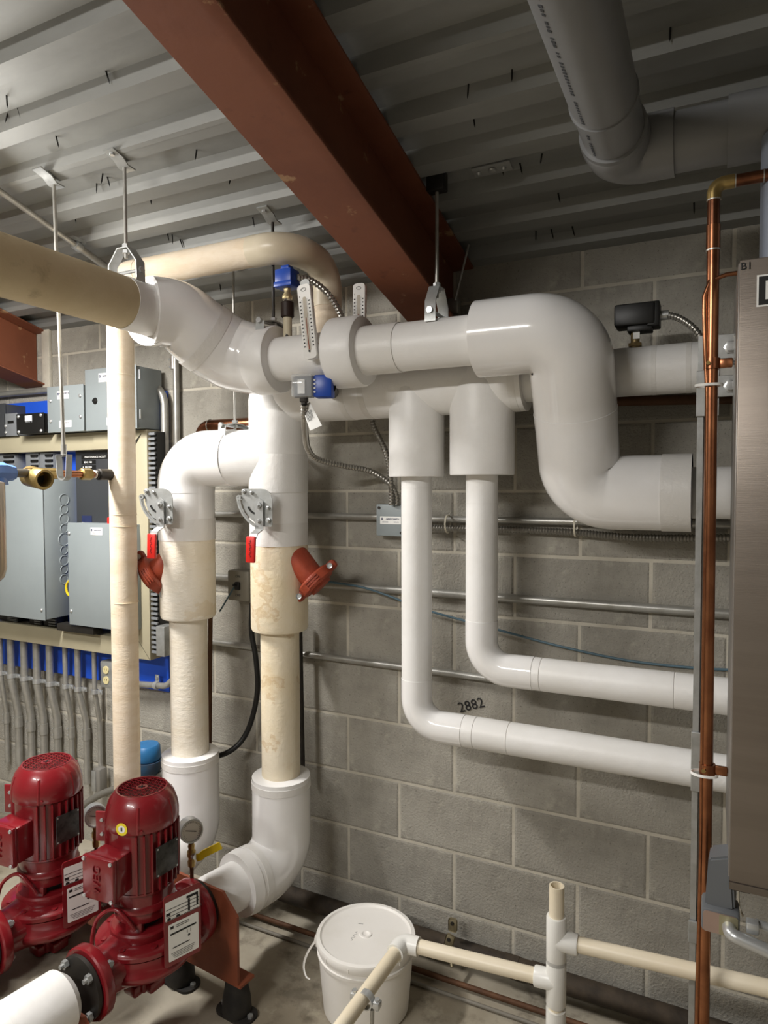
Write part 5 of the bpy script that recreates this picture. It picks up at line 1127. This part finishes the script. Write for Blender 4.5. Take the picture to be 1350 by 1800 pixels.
# ------------------------------------------------------------------ condensate drain of cream plastic pipe
rp = .0167; yP = 1.50
el_ = P(708, 1657, yP-.02); te = P(962, 1716, yP); zl = P(978, 1656, yP)
t = thing('drain_pipe', 'cream plastic drain pipe with white tees and an open standpipe', 'pipe', (te.x, yP, 0))
xp = P(978, 1650, yP).x; zc1 = P(965, 1720, yP).z; zc2 = P(990, 1655, yP).z; ztop_ = P(977, 1556, yP).z
bm = B(); lathe(bm, [(rp,.0),(rp,ztop_-zc2),(rp-.0035,ztop_-zc2),(rp-.0035,0)], (xp, yP, zc2), ZA, 24); part(t, 'standpipe', bm, M_cpvc)
bm = B(); tube(bm, [(xp, yP, .0), (xp, yP, zc2)], rp, 20); part(t, 'standpipe', bm, M_cpvc)
def tee(zc, d, L_=.055):
    bm = B(); lathe(bm, [(0,-L_),(rp+.004,-L_),(rp+.0055,-L_+.003),(rp+.0055,L_-.003),(rp+.004,L_),(0,L_)], (xp, yP, zc), ZA, 24)
    p = part(t, 'tee', bm, M_fit); bm = B(); lathe(bm, [(0,0),(rp+.0055,0),(rp+.0055,.045),(rp+.004,.048),(0,.048)], (xp, yP, zc), d, 24); part(p, 'branch_socket', bm, M_fit)
tee(zc2, (P(1350,1745,yP-.0)-V((xp,yP,zc2))).normalized()); tee(zc1, (el_-V((xp,yP,zc1))).normalized())
bm = B(); lathe(bm, [(0,0),(rp+.0055,0),(rp+.0055,.09),(0,.09)], (xp, yP, P(978,1772,yP).z-.09), ZA, 24); part(t, 'tee', bm, M_fit)
pe = P(1350, 1737, yP); d_ = pe-V((xp, yP, zc2)); bm = B(); tube(bm, [V((xp,yP,zc2))+d_*.02, V((xp,yP,zc2))+d_*2.2], rp, 20); part(t, 'right_run', bm, M_cpvc)
bm = B(); tube(bm, [V((xp,yP,zc1)), el_], rp, 20); part(t, 'left_run', bm, M_cpvc)
fr_ = PZ(585, 1826, el_.z-.012); d1 = (V((xp,yP,zc1))-el_).normalized(); d2 = (fr_-el_).normalized()
bm = B(); tube(bm, fillet([el_+d1*.042, el_, el_+d2*.042], .02, 8), rp+.0052, 24); part(t, 'elbow', bm, M_fit)
bm = B(); tube(bm, [el_, fr_+(fr_-el_)*1.2], rp, 20); part(t, 'front_run', bm, M_cpvc)
q = el_.lerp(PZ(640, 1757, el_.z-.008), 1.0); q = PZ(643, 1757, el_.z-.008)
tc_ = thing('split_ring', 'zinc split ring hanger around the cream drain pipe', 'clamp', q)
bm = B(); pipe_ring(bm, q-d2*.008, d2, rp, rp+.003, .016, 20); part(tc_, 'ring', bm, M_steel)
s_ = d2.cross(ZA).normalized()
for k in (-1, 1):
    bm = B(); box(bm, q+s_*k*(rp+.012), (.016,.018,.016), None, .003); hexnut(bm, q+s_*k*(rp+.012)-ZA*.012, ZA, .006, .024); part(tc_, 'ear', bm, M_steel)
bm = B(); tube(bm, [q+s_*(-1)*(rp+.0)+ZA*(-rp), V((q.x, q.y, .0))], .0045, 10); part(tc_, 'rod', bm, M_emt)

# ------------------------------------------------------------------ pail
yK = 1.80; ck = P(643, 1640, yK); hk = ck.z; xk = ck.x
t = thing('pail', 'white plastic pail with a scuffed lid on the floor', 'pail', (xk, yK, 0))
rl = .1525
bm = B(); lathe(bm, [(0,.001),(.126,.001),(.131,.006),(.142,hk*.6),(.1445,hk-.05),(.149,hk-.049),(.150,hk-.04),(.1455,hk-.039),(.146,hk-.026),(.150,hk-.025),(.1505,hk-.016),(.146,hk-.014),(.147,hk-.008),(0,hk-.008)], (xk, yK, 0), ZA, 56); bd = part(t, 'body', bm, M_pail)
bm = B(); lathe(bm, [(.148,-.018),(rl,-.018),(rl+.0015,-.006),(rl-.001,.0),(rl-.012,.0015),(rl-.015,-.003),(rl-.02,-.0045),(.02,-.004),(.018,-.001),(.012,-.001),(.009,-.004),(0,-.005)], (xk, yK, hk), ZA, 64); ld_ = part(t, 'lid', bm, M_pail)
for k in range(12):
    a = R(k*30+8); bm = B(); box(bm, (xk+rl*math.cos(a), yK+rl*math.sin(a), hk-.014), (.004, .004, .012), rotz(a)); part(ld_, 'rim_notch', bm, M_pail)
bm = B(); tube(bm, [V((xk-.028+.005*math.sin(k*1.7), yK-.045+.004*k, hk-.0042)) for k in range(12)], .0006, 5); part(ld_, 'scribble', bm, M_ink)
bm = B(); tube(bm, [V((xk-.045, yK+.035, hk-.0042)), V((xk-.03, yK+.04, hk-.0042))], .0007, 5); part(ld_, 'pen_stroke', bm, M_ink)
bm = B(); a0 = V((xk, yK, hk-.035)); pv = [V((-.149,-.045,0)), V((-.165,-.07,-.03)), V((-.172,-.085,-.065)), V((-.155,-.10,-.085)), V((-.135,-.11,-.08))]
bar(bm, spline([a0+p for p in pv], .01), .024, .004, V((.5,-.6,.5))); part(t, 'handle', bm, M_pail)
bm = B(); cyl(bm, a0+V((-.141,-.045,0)), V((-1,-.3,0)), .013, .012, 14); part(t, 'handle_boss', bm, M_pail)

# ------------------------------------------------------------------ pipes along the foot of the wall
bm = B(); tube(bm, [(-1.5, W-.045, .075), (1.2, W-.045, .055)], .03, 18); t = thing('floor_pipe', 'dark rusty pipe lying along the foot of the wall', 'pipe', (-.4, W-.04, 0)); part(t, 'tube', bm, mat('grimy_pipe', '#4b4034', .8, .1, '#2a241d', 9, .9, .3, 50))
for u in (896, 945): q = P(u, 1660, W-.045); bm = B(); tube(bm, [(q.x-.02, W-.045, .066), (q.x+.03, W-.045, .066)], .0335, 18); part(t, 'coupling', bm, MATS['grimy_pipe'])
bm = B(); tube(bm, [(-1.7, W-.13, .018), (1.2, W-.13, .018)], .0085, 12); single('copper_tube', bm, M_rpipe, 'thin brown tube on the floor beside the dark pipe', 'tube')
bm = B(); tube(bm, [(-1.7, W-.175, .008), (1.2, W-.175, .008)], .006, 10); single('cable', bm, mat('grey_cable', '#7f7a70', .6), 'thin grey cable on the floor along the wall', 'cable')
t = thing('wall_clamp', 'tarnished brass two-hole pipe clamp at the wall foot, right of the pail', 'clamp', P(792, 1690, W-.08))
q = P(796, 1626, W-.075); bm = B(); box(bm, q, (.03, .008, .045), None, .008); part(t, 'upper_ear', bm, mat('tarnished_zinc', '#948a70', .45, .5, '#6c6048', 30, .6))
bm = B(); cyl(bm, q-YA*.004+ZA*.008, -YA, .006, .004, 10); part(t, 'bolt', bm, M_dark)
q = P(790, 1655, W-.09); bm = B(); box(bm, q, (.03, .01, .05), Matrix.Rotation(R(15), 3, 'Y'), .008); part(t, 'lower_ear', bm, mat('tarnished_zinc', '#948a70', .45, .5, '#6c6048', 30, .6))
bm = B(); cyl(bm, q-YA*.005+ZA*.01, -YA, .006, .004, 10); part(t, 'bolt', bm, M_dark)
bm = B(); tube(bm, [q-ZA*.02, q-ZA*.06+V((.02,-.03,0))], .006, 8); part(t, 'leg', bm, MATS['tarnished_zinc'])
